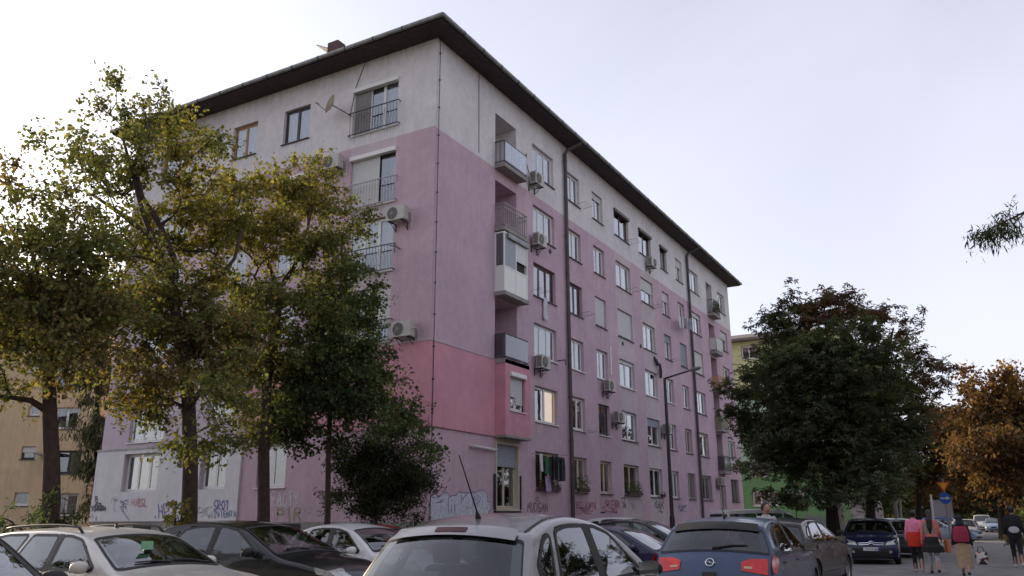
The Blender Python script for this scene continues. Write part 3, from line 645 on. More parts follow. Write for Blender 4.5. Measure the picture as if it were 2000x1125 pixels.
# ------------------------------------------------------------------ air conditioners
M_ac = mat('ac_casing', (.44, .42, .38), .5, var=.1); M_acd = mat('ac_grille', (.05, .05, .05), .6)
def ac_unit(face, a, z, label, w=.82, flip=False, loop=False):
    t = thing('air_conditioner', label, 'air conditioner', (a, -.06, z+BZ) if face == 'R' else (-.06, a, z+BZ), 0 if face == 'R' else -math.pi/2, 'air conditioners on the pink block')
    h, d = .56, .30
    b = MB(); b.box((-w/2, -d-.10, 0), (w/2, -.10, h)); b.build('casing', M_ac, t, bevel=.015)
    cx = -.12 if not flip else .12
    b = MB(); b.lathe([(0, -.006), (.225, -.006), (.235, .004)], 20, (cx, -d-.106, h/2), 'Y'); fg = b.build('fan', M_acd, t, smooth=True)
    b = MB()
    for r_ in (.08, .14, .20, .24): b.tube([(cx+r_*math.cos(k*math.pi/9), -d-.125, h/2+r_*math.sin(k*math.pi/9)) for k in range(19)], .004, 4, False)
    for k in range(6): c, s_ = math.cos(k*math.pi/6), math.sin(k*math.pi/6); b.tube([(cx-.24*c, -d-.125, h/2-.24*s_), (cx+.24*c, -d-.125, h/2+.24*s_)], .004, 4)
    b.build('fan_grille', M_ac, fg)
    b = MB()
    for k in range(9): b.box((-w/2-.006, -d-.06, .06+k*.05), (-w/2-.001, -.14, .085+k*.05))
    b.build('side_louvre', M_acd, t)
    for x in (-w*.33, w*.33):
        b = MB(); b.box((x-.02, -d-.12, -.04), (x+.02, .055, -.002)); b.box((x-.0195, .02, -.30), (x+.0195, .056, -.04)); b.tube([(x, -d, -.03), (x, .04, -.28)], .012, 4); b.build('bracket', M_steel, t)
    b = MB(); s_ = 1 if not loop else -1
    b.tube([(s_*w/2, -.2, .3), (s_*(w/2+.08), -.12, .32), (s_*(w/2+.08), .02, .2), (s_*(w/2+.07), .04, -.3)] if not loop else [(-w/2+.02, -.2, .3), (-w/2-.1, -.1, .45), (-w/2-.16, .02, 1.0), (-w/2-.05, .04, 1.45)], .022, 6); b.build('pipe', M_pipe if loop else M_curtw, t)
    return t
def acp(px, py): a, z = onY(px, py, .30); return a, z-.28
for face, a, z, lab, kw in [
 ('R', *acp(1049, 351), 'air conditioner with long looped hose under top storey window beside balcony', dict(loop=True)),
 ('R', *acp(1054, 470), 'air conditioner hung before the fifth storey window beside the barred balcony', {}),
 ('R', *acp(1061, 708), 'large air conditioner on brackets before third storey window near smoked balcony', {}),
 ('R', *acp(1191, 754), 'small air conditioner under a white pipe between third storey windows', {}),
 ('R', *acp(1209, 815), 'air conditioner beside a second storey window over a grey painted strip', {}),
 ('R', *acp(1273, 513), 'air conditioner at lower corner of brown framed top storey window', dict(flip=True)),
 ('R', *acp(1303, 838), 'air conditioner behind the street lamp pole', {}),
 ('R', *acp(1409, 940), 'air conditioner beside the ground floor door below the far balconies', {}),
 ('L', 4.72, 14.95, 'air conditioner left of the shuttered french window with grey rail', {}),
 ('L', 1.42, 12.15, 'air conditioner above the french window with plants and black rail', {}),
 ('L', .98, 7.72, 'air conditioner just above the pink band near the corner', {})]:
    ac_unit(face, a, z, lab, **kw)
b = MB(); b.box((15.98, -.05, 8.7), (16.06, -.002, 10.2)); b.build('cable_duct', M_pvc, bld)
# ------------------------------------------------------------------ satellite dish
t = thing('satellite_dish', 'round satellite dish on an arm beside the top french window', 'satellite dish', (-.05, 4.22, 17.3+BZ))
b = MB(); b.tube([(.05, 0, 0), (-.12, .02, .02), (-.42, .42, .30), (-.49, .49, .355)], .022, 6); b.build('arm', M_steel, t)
dish = MB(); dish.lathe([(0, 0), (.12, .012), (.26, .05), (.40, .115), (.405, .115), (.26, .035), (.12, -.005), (0, -.015)], 24)
o = dish.build('dish', mat('dish_cream', (.55, .50, .38), .5, var=.15), t, smooth=True); o.location = (-.50, .50, .36)
dv = Vector((-.58, .70, .40)).normalized(); o.rotation_euler = dv.to_track_quat('Z', 'Y').to_euler()
q = dv.to_track_quat('Z', 'Y'); p0 = Vector((-.50, .50, .36)); low = p0 + q @ Vector((0, -.35, .1)); foc = p0 + q @ Vector((0, -.22, .62))
b = MB(); b.tube([low, foc], .014, 5); b.build('feed_arm', M_steel, t); b = MB(); b.tube([foc, foc-(dv*.14)], .035, 8); b.build('receiver', M_curt, t)
# bracket beside the fourth storey french window
b = MB(); b.tube([(-.0, 1.45, 11.15), (-.28, 1.5, 11.2), (-.28, 1.75, 11.25)], .02, 5); b.tube([(-.28, 1.5, 10.95), (-.28, 1.5, 11.35)], .02, 5)
tag(b.build('antenna_bracket', M_steel, None, loc=(0, 0, BZ)), 'black empty antenna bracket at a french window rail', 'bracket')

# ------------------------------------------------------------------ laundry and drying racks
def rack(u, z, w=.9, ext=.5, label='', group='drying racks at the windows'):
    b = MB()
    for x in (-w/2, w/2): b.tube([(x, 0, 0), (x, -ext, .05)], .008, 4)
    for k in range(4): y = -ext*(k+1)/4; b.tube([(-w/2, y, .0125*(k+1)), (w/2, y, .0125*(k+1))], .005, 4)
    o = b.build('drying_rack', M_steel); o.location = (u, -.02, z+BZ); return tag(o, label, 'drying rack', group)
def gpos(px, py, out): u, z = onY(px, py, out); return u, -out, z
def garment(u, y, z, shape, m, label, rz=0., s=1.):
    """hanging cloth with folds; shape list of (half width, drop)"""
    b = MB(); n = 12; rings = []; ph = rnd.random()*6
    for hw, dr in shape:
        rings.append([(x*hw*s, .03*math.sin(x*7+ph+dr*3)+.012*math.sin(x*17+ph)+(.02 if sd_ else 0), -dr*s) for sd_ in (0, 1) for x in ([-1+2*i/n for i in range(n+1)] if not sd_ else [1-2*i/n for i in range(n+1)])])
    b.loft(rings); o = b.build('garment', m, smooth=True); o.location = (u, y, z+BZ); o.rotation_euler.z = rz
    return tag(o, label, 'laundry', 'laundry hung outside windows')
shirt = [(.10, 0), (.26, .05), (.25, .2), (.20, .32), (.21, .70)]; towel = [(.22, 0), (.21, .3), (.22, .62)]; jacket = [(.08, 0), (.28, .06), (.29, .4), (.26, .8), (.24, 1.0)]
fab = lambda n, c: mat('cloth_'+n, c, .9, var=.2, scale=10)
rack(8.2, 4.12, 1.9, .7, 'long drying rack of the ground floor window full of clothes')
garment(*gpos(1058, 887, .25), shirt, fab('white', (.6, .6, .64)), 'white shirt on the ground floor drying rack', .3)
garment(*gpos(1070, 893, .35), shirt, fab('green', (.02, .16, .09)), 'green shirt hung on the ground floor drying rack', .2)
garment(*gpos(1080, 889, .42), jacket, fab('black', (.02, .02, .025)), 'black top hung on the ground floor drying rack', .5)
garment(*gpos(1088, 891, .5), jacket, fab('grey', (.10, .10, .12)), 'grey hooded jacket at the end of the ground floor rack', .8)
garment(*gpos(1096, 893, .58), jacket, fab('slate', (.07, .08, .10)), 'dark slate jacket hanging outermost on the ground floor rack', 1.0)
garment(*gpos(1071, 930, .28), towel, fab('lilac', (.40, .28, .46)), 'lilac towel below the green shirt')
rack(7.95, 11.2, .7, .45, 'small drying rack at the brown fourth storey window')
garment(*gpos(1066, 582, .12), [(.12, 0), (.17, .2), (.12, .5), (.17, .8), (.12, 1.0)], fab('white', (.6, .6, .64)), 'pale lace cloth hanging below brown fourth storey window')
rack(12.55, 16.75, .8, .6, 'drying rack jutting from the top storey window beyond the drain pipe')
rack(12.5, 11.1, .7, .6, 'drying rack jutting from the brown window beyond the drain pipe')
rack(12.55, 5.45, .7, .5, 'drying rack under the tilted second storey window')
rack(19.2, 16.8, .8, .6, 'drying rack at the brown shuttered top window')
rack(19.1, 13.9, .8, .6, 'drying rack at a fifth storey window above a closed shutter')
rack(22.9, 13.8, .7, .6, 'drying rack at the half shuttered fifth storey window')
rack(25.7, 11.0, .7, .5, 'drying rack at the window below the white laundry')
rack(27.6, 13.75, 1.4, .7, 'drying rack with white sheets near the far drain pipe')
for k in range(4): garment(*gpos(1327+k*6.5, 617+2*k, .5), [(.2, 0), (.22, .3), (.19, .75)], fab('white', (.6, .6, .64)), ['white sheet', 'white pillow case', 'pale towel', 'white shirt'][k]+' on the rack near the far drain pipe, '+['farthest from', 'second farthest from', 'second nearest to', 'nearest to'][k]+' the pipe', .3*k)
b = MB(); b.tube([(0, 0, 0), (-.05, -.12, -.25), (.25, -.12, -.45), (.62, -.12, -.35), (.70, -.12, -.8), (.66, -.12, -1.15), (.5, -.12, -.7)], [.04, .10, .10, .07, .09, .08, .03], 8)
o = b.build('cable_bundle', M_steel, smooth=True); o.location = (22.6, -.02, 10.75+BZ); tag(o, 'dark rolled bundle hanging under a fourth storey window', 'bundle')

# ------------------------------------------------------------------ pot plants on sills and balconies
def plant(loc, w, h, label, n=70, face=0, colr=((.05, .09, .02), (.09, .12, .03)), group='window box plants'):
    t = thing('window_box', label, 'plant', loc, face, group)
    b = MB(); b.box((-w/2, -.12, 0), (w/2, .06, .14)); b.build('trough', mat('trough_brown', (.06, .03, .025), .7), t, bevel=.01)
    V = []; Fc = []; C = []; r2 = random.Random(int(abs(loc[0])*97+loc[2]*13))
    for i in range(n):
        p = Vector((r2.uniform(-w/2, w/2), r2.uniform(-.16, .08), r2.uniform(.1, .14+h*r2.random()**.6))); a = r2.uniform(.04, .09)
        d1 = Vector((r2.gauss(0, 1), r2.gauss(0, 1), r2.gauss(0, .6))).normalized(); d2 = d1.orthogonal().normalized()
        k = len(V); V += [p-d1*a, p+d2*a*.5, p+d1*a, p-d2*a*.5]; Fc.append((k, k+1, k+2, k+3)); c = colr[i % 2]; f_ = r2.uniform(.6, 1.3); C += [(c[0]*f_, c[1]*f_, c[2]*f_, 1)]*4
    me = bpy.data.meshes.new('foliage'); me.from_pydata(V, [], Fc); me.materials.append(leaf_mat('leaf_small', .25)); ca = me.color_attributes.new('leafcol', 'FLOAT_COLOR', 'POINT'); ca.data.foreach_set('color', np.array(C, dtype=np.float32).ravel())
    link('foliage', me, t, kind='stuff'); return t
plant((8.7, -.08, 2.73+BZ), 1.9, .28, 'long box of red brown plants under the laundry rack', 140, colr=((.10, .04, .02), (.05, .08, .02)))
plant((12.0, -.12, 2.74+BZ), 1.1, .75, 'tall plants on the ground floor sill just beyond the drain pipe', 110)
plant((18.35, -.1, 2.74+BZ), 1.9, .62, 'leafy plants along a cream framed ground floor sill over grey strip', 190)
plant((22.75, -.06, 2.74+BZ), .45, .15, 'small dark trough on the end of a white framed sill', 20, colr=((.03, .03, .03), (.04, .05, .03)))
plant((-.1, 3.1, 10.44+BZ), 1.0, .22, 'low plants behind the black rail of a french window', 60, -math.pi/2)
for k in range(3): plant((34.75+k*.5, -.42, 16.0+BZ+k*.15), .5, .75, 'bushy '+['low', 'middle', 'tall'][k]+' plant crowding the top far balcony', 90)
plant((36.0, -.3, 7.66+BZ), .5, .3, 'trailing plant on the olive panelled far balcony', 50)
def foot(*a): pass

# ------------------------------------------------------------------ yellow building behind the left trees
YD = 56.0
yr = at_dist(168, YD); yl_dir = -RT0
M_yel = mat('plaster_yellow', (.58, .45, .28), .9, var=.08, scale=2, bump=.25, streak=.16)
yb = thing('yellow_building', 'ochre plastered apartment block behind the tree with ivy covered trunk', 'building', yr, math.atan2(-RT0.y, -RT0.x)+math.pi)
# local x runs to the right along the facade, right end at 0, outward is -y
def ypx(px, py):
    d = ray(px, py); n = Vector((FW.x, FW.y, 0)).normalized(); t = (yr-CAM).dot(n)/d.dot(n); q = CAM+d*t; return (q-yr).dot(RT0), q.z
yw = []
def ywin(px0, py0, px1, py1, **k): a0, z1 = ypx(px0, py0); a1, z0 = ypx(px1, py1); yw.append((a0, a1, z0, z1, k))
ywin(110, 796, 150, 838, n=2, fr='w', cur='g'); ywin(58, 792, 76, 812, n=1, fr='w'); ywin(43, 872, 67, 897, n=1, fr='d', sh=.5); ywin(112, 880, 154, 925, n=2, fr='d', cur=''); ywin(29, 962, 54, 988, n=1, fr='w', cur=''); ywin(106, 964, 148, 1008, n=2, fr='w', bars=True, cur='')
ywin(112, 712, 152, 755, n=2, fr='w'); ywin(112, 630, 152, 670, n=2, fr='w'); ywin(55, 705, 75, 728, n=1, fr='w')
HY = 15.2; b = MB(); A = sorted(set([-34, 0] + [v for q in yw for v in q[:2]])); Zs = sorted(set([-.1, HY] + [v for q in yw for v in q[2:4]]))
for i in range(len(A)-1):
    for j in range(len(Zs)-1):
        ca, cz = (A[i]+A[i+1])/2, (Zs[j]+Zs[j+1])/2
        if any(q[0] < ca < q[1] and q[2] < cz < q[3] for q in yw): continue
        b.add([(A[i], 0, Zs[j]), (A[i+1], 0, Zs[j]), (A[i+1], 0, Zs[j+1]), (A[i], 0, Zs[j+1])], [(0, 1, 2, 3)])
for q in yw:
    x0, x1, z0, z1 = q[:4]; b.add([(x0,0,z0),(x1,0,z0),(x1,0,z1),(x0,0,z1),(x0,.24,z0),(x1,.24,z0),(x1,.24,z1),(x0,.24,z1)], [(0,4,5,1),(1,5,6,2),(2,6,7,3),(3,7,4,0)])
b.add([(0, 0, -.1), (0, 11, -.1), (0, 11, HY), (0, 0, HY)], [(0, 1, 2, 3)]); b.add([(-34, 0, -.1), (-34, 11, -.1), (-34, 11, HY), (-34, 0, HY)], [(0, 3, 2, 1)]); b.add([(-34, 11, -.1), (0, 11, -.1), (0, 11, HY), (-34, 11, HY)], [(0, 3, 2, 1)])
b.build('wall', M_yel, yb, recalc=False)
b = MB(); b.box((-34.6, -.6, HY), (.6, 11.6, HY+.25)); b.build('roof', M_soff, yb)
for q in yw:
    o = window('R', q[0], q[1], q[2], q[3], par=yb, **q[4]); o.location = ((q[0]+q[1])/2, 0, q[2])
b = MB(); a0, z0 = ypx(84, 890); b.box((a0-.1, -.9, z0), (a0+1.0, -.003, z0+.14)); b.build('porch_canopy', M_conc, yb)

# ------------------------------------------------------------------ green building far right, facade parallel to the left one
gx = 55.0; gb = thing('green_building', 'pale and bright green apartment block beyond the dark tree', 'building', (gx, 0, 0))
M_gr1 = mat('plaster_lime', (.55, .57, .30), .9, var=.08, scale=2, streak=.1); M_gr2 = mat('plaster_green', (.15, .30, .13), .9, var=.08, scale=2, streak=.1); M_gr3 = mat('plaster_mint', (.36, .50, .40), .9, var=.08, scale=2, streak=.1)
def gpx(px, py): d = ray(px, py); t = (gx-CAM.x)/d.x; q = CAM+d*t; return q.y, q.z
gy0, gy1, GH = -6.0, 17.0, gpx(1465, 666)[1]
gz = [gpx(1490, 905)[1], gpx(1490, 775)[1]]
gw = []
for (xa, ya, xb, yb_) in ((1469, 960, 1520, 988), (1464, 903, 1502, 931), (1530, 962, 1572, 988), (1448, 690, 1478, 700), (1470, 755, 1500, 770), (1466, 845, 1500, 872)):
    ya_, z1 = gpx(xa, ya); yb2, z0 = gpx(xb, yb_); z0 = max(z0, z1-1.5); z1 = max(z1, z0+1.3); gw.append((yb2, ya_, z0, z1))
b = MB(); A = sorted(set([gy0, gy1] + [v for q in gw for v in q[:2]])); Zs = sorted(set([-.1, GH, *gz] + [v for q in gw for v in q[2:4]]))
for i in range(len(A)-1):
    for j in range(len(Zs)-1):
        ca, cz = (A[i]+A[i+1])/2, (Zs[j]+Zs[j+1])/2
        if any(q[0] < ca < q[1] and q[2] < cz < q[3] for q in gw): continue
        b.cur = 0 if cz > gz[1] else (2 if cz > gz[0] else 1); b.add([(0, A[i], Zs[j]), (0, A[i+1], Zs[j]), (0, A[i+1], Zs[j+1]), (0, A[i], Zs[j+1])], [(0, 3, 2, 1)])
b.cur = 1; b.add([(0, gy0, -.1), (12, gy0, -.1), (12, gy0, GH), (0, gy0, GH)], [(0, 1, 2, 3)]); b.add([(0, gy1, -.1), (12, gy1, -.1), (12, gy1, GH), (0, gy1, GH)], [(0, 3, 2, 1)]); b.add([(12, gy0, -.1), (12, gy1, -.1), (12, gy1, GH), (12, gy0, GH)], [(0, 1, 2, 3)])
b.build('wall', [M_gr1, M_gr2, M_gr3], gb, recalc=False)
b = MB(); b.box((-.7, gy0-.6, GH), (12.6, gy1+.6, GH+.22)); b.add([(-.7, gy0-.6, GH+.225), (12.6, gy0-.6, GH+.225), (12.6, gy1+.6, GH+.225), (-.7, gy1+.6, GH+.225), (6, gy0+5, GH+2.0), (6, gy1-5, GH+2.0)], [(0, 1, 4), (1, 2, 5, 4), (2, 3, 5), (3, 0, 4, 5)]); b.build('roof', mat('roof_grey', (.14, .12, .115), .85, var=.25), gb)
for q in gw:
    o = window('L', q[0], q[1], q[2], q[3], n=3 if q[1]-q[0] > 2 else 2, par=gb, cur='gg', sill='w'); o.location = (0, (q[0]+q[1])/2, q[2])
# low graffitied wall, fence boards and parasol beyond the tree trunks
p = at_dist(1695, 62); b = MB(); b.box((-.1, -1.0, 0), (.1, 1.0, 2.9)); o = b.build('garden_wall', mat('wall_offwhite', (.40, .36, .34), .9, var=.6, scale=2.2)); o.location = (p.x, p.y, -.02); tag(o, 'low pale wall with faded paint beyond the tree trunks', 'wall')
p = at_dist(1603, 55); fn = thing('board_fence', 'grey upright board fence beside the tree trunk', 'fence', (p.x, p.y, 0))
bm_ = None
for k in range(9):
    b = MB(); b.prism([(-.09, 0), (.09, 0), (.09, 1.55+.06*(k % 3)), (0, 1.68+.06*(k % 3)), (-.09, 1.55+.06*(k % 3))], -.015, .015, 'X'); o = b.build('board', mat('weathered_board', (.30, .30, .29), .9, var=.25, scale=5), fn); o.location = (0, -1.0+k*.22, 0)
b = MB(); b.box((.02, -1.2, .5), (.06, 1.0, .58)); b.box((.02, -1.2, 1.2), (.06, 1.0, 1.28)); b.build('rail', mat('weathered_board', (.30, .30, .29)), fn)
p = at_dist(1643, 42); ps = thing('folded_parasol', 'folded cream parasol standing by the dark tree trunks', 'parasol', (p.x, p.y, 0))
b = MB(); b.tube([(0, 0, 0), (0, 0, 2.75)], .025, 6); b.build('pole', M_steel, ps)
b = MB(); b.lathe([(.03, 2.7), (.10, 2.4), (.20, 1.6), (.26, 1.0), (.20, .98), (.03, 1.1)], 10); b.build('canopy', mat('parasol_cream', (.55, .52, .42), .9, var=.1), ps)
b = MB(); b.lathe([(.28, 0), (.28, .06), (.05, .1), (.03, .1)], 12); b.build('base', M_conc, ps)

# ------------------------------------------------------------------ street lamp, poles, signs, cabinet
LD = 40.; lp = at_dist(1313, LD); lt = thing('street_lamp', 'dark street lamp with straight arm before the mauve facade', 'street lamp', lp)
tz = at_pix(1301, 738, LD).z
b = MB(); b.tube([(0, 0, 0), (0, 0, 1.6), (0, 0, 1.62), (0, 0, tz)], [.13, .12, .09, .065], 10); b.build('pole', M_steel, lt, smooth=True)
b = MB(); ad = (at_pix(1350, 723, LD-.9)-Vector((lp.x, lp.y, tz))); b.tube([(0, 0, tz-.03), tuple(Vector((0, 0, tz))+ad)], [.045, .035], 8); b.build('arm', M_steel, lt, smooth=True)
an = ad.normalized(); e = Vector((0, 0, tz))+ad; b = MB(); b.tube([e-an*.05, e+an*.12, e+an*.45, e+an*.55], [.05, .10, .09, .03], 8); b.build('lamp_head', M_zinc, lt, smooth=True)
SD = 50.; sp = at_dist(1852, SD); s_ = thing('road_sign', 'orange give way triangle above round blue arrow sign on a post', 'road sign', sp, math.atan2(CAM.y-sp.y, CAM.x-sp.x)+math.pi/2)
tzc = at_pix(1848, 948, SD).z; bz = at_pix(1851, 973, SD).z
b = MB(); b.tube([(0, .05, 0), (0, .05, tzc+.35)], .035, 8); b.build('post', M_zinc, s_, smooth=True)
def tri(r_, y0, y1, m, nm, par):
    b = MB(); b.prism([(r_*math.sin(a), tzc+r_*math.cos(a)) for a in (R(60), R(180), R(300))], y0, y1); return b.build(nm, m, par)
tp = tri(.36, -.012, .0, mat('sign_orange', (.55, .10, .02), .5), 'triangle_plate', s_); tri(.23, -.018, -.0125, mat('sign_yellow', (.75, .32, .02), .5), 'triangle_centre', tp)
b = MB(); b.prism([(.29*math.cos(k*math.pi/12), bz+.29*math.sin(k*math.pi/12)) for k in range(24)], -.012, 0); dp_ = b.build('disc_plate', mat('sign_blue', (.015, .09, .42), .45), s_)
b = MB(); b.prism([(-.22, bz-.035), (.06, bz-.035), (.06, bz-.11), (.24, bz), (.06, bz+.11), (.06, bz+.035), (-.22, bz+.035)], -.016, -.0125); b.build('arrow', M_paint, dp_)
for px0, px1, py, dd, lab in ((1752, 1741, 925, 46, 'leaning pale grey pole before the orange trees'), (1759, 1755, 945, 52, 'thin grey pole behind the leaning pole'), (1822, 1818, 966, 60, 'short white marker post beside the grey cabinet')):
    p = at_dist(px0, dd); q = at_pix(px1, py, dd); b = MB(); r_ = .11 if dd == 46 else .07; b.tube([(0, 0, -.05), tuple(Vector((q.x, q.y, q.z))-p)], [r_, r_*.8], 10); o = b.build('pole', M_conc if dd < 60 else M_curtw, smooth=True); o.location = p; tag(o, lab, 'pole')
p = at_dist(1843, 75); b = MB(); b.box((-.6, -.74, 0), (.6, .74, 2.8)); b.cur = 1; b.box((-.64, -.78, 2.8), (.64, .78, 2.88)); o = b.build('utility_cabinet', [mat('cabinet_grey', (.32, .30, .33), .7, var=.12), M_conc], bevel=.015); o.location = p; tag(o, 'tall grey utility cabinet behind the blue sign', 'cabinet')
# low planter box under the round shrub
p = at_dist(727, 25.8); b = MB(); b.box((-.75, -.4, 0), (.75, .4, .95)); o = b.build('planter_box', M_dark, bevel=.01); o.location = p; o.rotation_euler.z = R(90); tag(o, 'dark box under the round shrub', 'planter')
# ------------------------------------------------------------------ trees
M_bark = mat('bark', (.055, .036, .028), .95, var=.4, scale=7, bump=.9, bscale=22)
M_barkd = mat('bark_dark', (.024, .019, .016), .95, var=.4, scale=7, bump=.9, bscale=22)
PAL = {'y': [(.21, .19, .055), (.165, .17, .05), (.26, .21, .055), (.13, .15, .045)], 'g': [(.14, .16, .055), (.16, .17, .06), (.115, .145, .05), (.18, .17, .06)],
       'd': [(.072, .105, .042), (.09, .12, .046), (.062, .092, .04)], 'b': [(.20, .15, .065), (.17, .16, .06), (.21, .145, .065), (.145, .155, .055)],
       'm': [(.155, .175, .062), (.185, .16, .068), (.14, .165, .06), (.17, .185, .064), (.21, .155, .068)],
       'r': [(.13, .075, .055), (.10, .072, .052), (.095, .09, .05), (.145, .078, .05)], 'o': [(.23, .12, .042), (.18, .095, .038), (.28, .16, .045), (.14, .08, .038)],
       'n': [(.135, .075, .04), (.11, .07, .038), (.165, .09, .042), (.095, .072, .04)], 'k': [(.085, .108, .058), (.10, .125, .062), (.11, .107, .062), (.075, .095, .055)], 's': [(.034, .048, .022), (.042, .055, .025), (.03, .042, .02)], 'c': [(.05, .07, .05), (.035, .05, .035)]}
LEAF = {'maple': ([(0, 0, 0), (.40, .04, -.10), (.27, .32, -.07), (.47, .62, -.14), (0, 1, 0), (-.47, .62, -.14), (-.27, .32, -.07), (-.40, .04, -.10)], [(0, 1, 2, 3, 4), (0, 4, 5, 6, 7)]),
        'oval': ([(0, 0, 0), (.30, .42, -.08), (0, 1, 0), (-.30, .42, -.08)], [(0, 1, 2), (0, 2, 3)]),
        'palm': (sum([[(0, 0, 0), (math.sin(a)*.5*q+math.cos(a)*.16, math.cos(a)*.5*q-math.sin(a)*.16, -.05), (math.sin(a)*q, math.cos(a)*q, -.28), (math.sin(a)*.5*q-math.cos(a)*.16, math.cos(a)*.5*q+math.sin(a)*.16, -.05)] for a, q in ((-1.9, .6), (-.95, .85), (0, 1.), (.95, .85), (1.9, .6))], []), [(4*k, 4*k+1, 4*k+2, 4*k+3) for k in range(5)]),
        'fine': ([(0, 0, 0), (.09, .5, 0), (0, 1, 0), (-.09, .5, 0)], [(0, 1, 2, 3)])}
def leaves_mesh(name, pos, size, kind, cols, rs, droop=.5, upb=.35, m=None):
    outl, faces = LEAF[kind]; n = len(pos); O = np.array(outl, dtype=np.float64); k = len(O)
    nor = rs.normal(size=(n, 3)); nor[:, 2] += upb*2; nor /= np.linalg.norm(nor, axis=1)[:, None]
    tip = rs.normal(size=(n, 3)); tip[:, 2] -= droop*2; tip -= nor*np.sum(tip*nor, axis=1)[:, None]; tip /= np.linalg.norm(tip, axis=1)[:, None]+1e-9
    sd_ = np.cross(nor, tip); s = (size*rs.uniform(.6, 1.25, n))[:, None, None]
    P = pos[:, None, :] + s*(O[None, :, 0:1]*sd_[:, None, :] + O[None, :, 1:2]*tip[:, None, :] + O[None, :, 2:3]*nor[:, None, :])
    me = bpy.data.meshes.new(name); me.vertices.add(n*k); me.vertices.foreach_set('co', P.astype(np.float32).ravel())
    fl = np.concatenate([np.array(f) for f in faces]); tot = np.array([len(f) for f in faces]); nl = len(fl)
    L = (fl[None, :] + (np.arange(n)*k)[:, None]).ravel(); me.loops.add(len(L)); me.loops.foreach_set('vertex_index', L.astype(np.int32))
    me.polygons.add(n*len(faces)); st = np.concatenate([[0], np.cumsum(tot)[:-1]]); starts = (st[None, :] + (np.arange(n)*nl)[:, None]).ravel()
    me.polygons.foreach_set('loop_start', starts.astype(np.int32)); me.polygons.foreach_set('loop_total', np.tile(tot, n).astype(np.int32))
    me.update(calc_edges=True); ca = me.color_attributes.new('leafcol', 'FLOAT_COLOR', 'POINT')
    C = np.ones((n, k, 4), dtype=np.float32); C[:, :, :3] = cols[:, None, :]; ca.data.foreach_set('color', C.ravel()); me.materials.append(m or leaf_mat('leaf', .36)); return me
def tree(name, label, base_px, dist, trunk, limbs, blobs, leaf='maple', size=.09, dens=22., seed=1, r0=.22, bark=None, spacing=.52, csize=.34, group=None, base=None, cat='tree', droop=.5, trans=None, per=None, flat=.55, dsp=1.0, twl=.55, upb=.35, ltip=.16):
    """trunk/limbs: pixel polylines at the tree's distance (r = radius m); blobs: (px, py, rx, ry, palette, density, depth offset)"""
    rs = np.random.RandomState(seed); rr = random.Random(seed); bark = bark or M_bark
    bp = Vector(base) if base is not None else at_dist(base_px, dist); t = thing(name, label, cat, bp, 0, group)
    nodes = [Vector((0, 0, -.05))]; par = [-1]; fix = [r0*1.25]
    tp = [(q if isinstance(q, Vector) else at_pix(q[0], q[1], dist) - bp) for q in trunk]
    def path(i0, pts, ra, rb):
        last = i0; n = len(pts)
        for i, p in enumerate(pts):
            nodes.append(p); par.append(last); fix.append(ra+(rb-ra)*(i+1)/n); last = len(nodes)-1
        return last
    path(0, tp, r0, r0*.55); chains = [[0] + list(range(1, len(tp)+1))]
    for lb in limbs:
        pts = [(q if isinstance(q, Vector) else at_pix(q[0], q[1], dist + (q[2] if len(q) > 2 else 0)) - bp) for q in lb]
        i0 = min(range(len(nodes)), key=lambda i: (nodes[i]-pts[0]).length); s0 = len(nodes); path(i0, pts, r0*.5, r0*ltip); chains.append([i0] + list(range(s0, len(nodes))))
    nmain = len(nodes)
    cl = []
    for bl in blobs:
        px, py, rx, ry, pal = bl[:5]; dn = bl[5] if len(bl) > 5 else 1.; off = bl[6] if len(bl) > 6 else rr.gauss(0, dsp)
        c = at_pix(px, py, dist+off); dep = (c-CAM).dot(FW); a, h = rx*dep/F_PX, ry*dep/F_PX; dd = (a+h)/2*.95
        n = max(2, int(4.19*a*h*dd/(spacing**3)*dn*(1.6 if spacing < .53 and spacing > .51 else 1.25)))
        for i in range(n):
            v = Vector((rr.gauss(0, 1), rr.gauss(0, 1), rr.gauss(0, 1))).normalized()*(rr.random()**.42)
            q = c + RT0*(v.x*a) + Vector((FW.x, FW.y, 0)).normalized()*(v.y*dd) + Vector((0, 0, v.z*h)) - bp
            if q.z > .15: cl.append((q, pal, dn))
    ax = tp[-1]; cl.sort(key=lambda c: (c[0]-ax).length)
    tw = []
    for q, pal, dn in cl:
        best = min(range(len(nodes)), key=lambda i: (nodes[i]-q).length + 1.3*max(0, nodes[i].z-q.z+.15) + (.5 if i < 3 else 0))
        p0 = nodes[best]; d = q-p0; l = d.length; k = 3 if l > .8 else 2; ch = [best]
        for j in range(1, k+1):
            f = j/k; p = p0+d*f + Vector((rr.gauss(0, .05), rr.gauss(0, .05), rr.gauss(0, .04)+.10*math.sin(f*3.14)))*l*.7
            nodes.append(p); par.append(ch[-1]); fix.append(None); ch.append(len(nodes)-1)
        tw.append(ch)
    rad = [0.]*len(nodes)
    for i in range(len(nodes)-1, 0, -1):
        if rad[i] == 0: rad[i] = .009**2.2
        rad[par[i]] += rad[i]
    rad = [x**(1/2.2) for x in rad]; rad = [min(r_, .12) if fix[i] is None else max(fix[i], .01) for i, r_ in enumerate(rad)]
    b = MB(); pts = [nodes[i] for i in chains[0]]; b.tube([pts[0]+Vector((0, 0, -.1))]+pts, [rad[0]*1.35]+[rad[i]*rr.uniform(.94, 1.06) for i in chains[0]], 12); b.build('trunk', bark, t, smooth='all')
    for ch in chains[1:]: b = MB(); b.tube([nodes[i] for i in ch], [rad[i] for i in ch], 8); b.build('limb', bark, t, smooth='all')
    b = MB()
    for ch in tw: b.tube([nodes[i] for i in ch], [min(rad[i], rad[ch[0]]*.85) for i in ch], 5, False)
    b.build('branches', bark, t, smooth='all', recalc=False, kind='stuff')
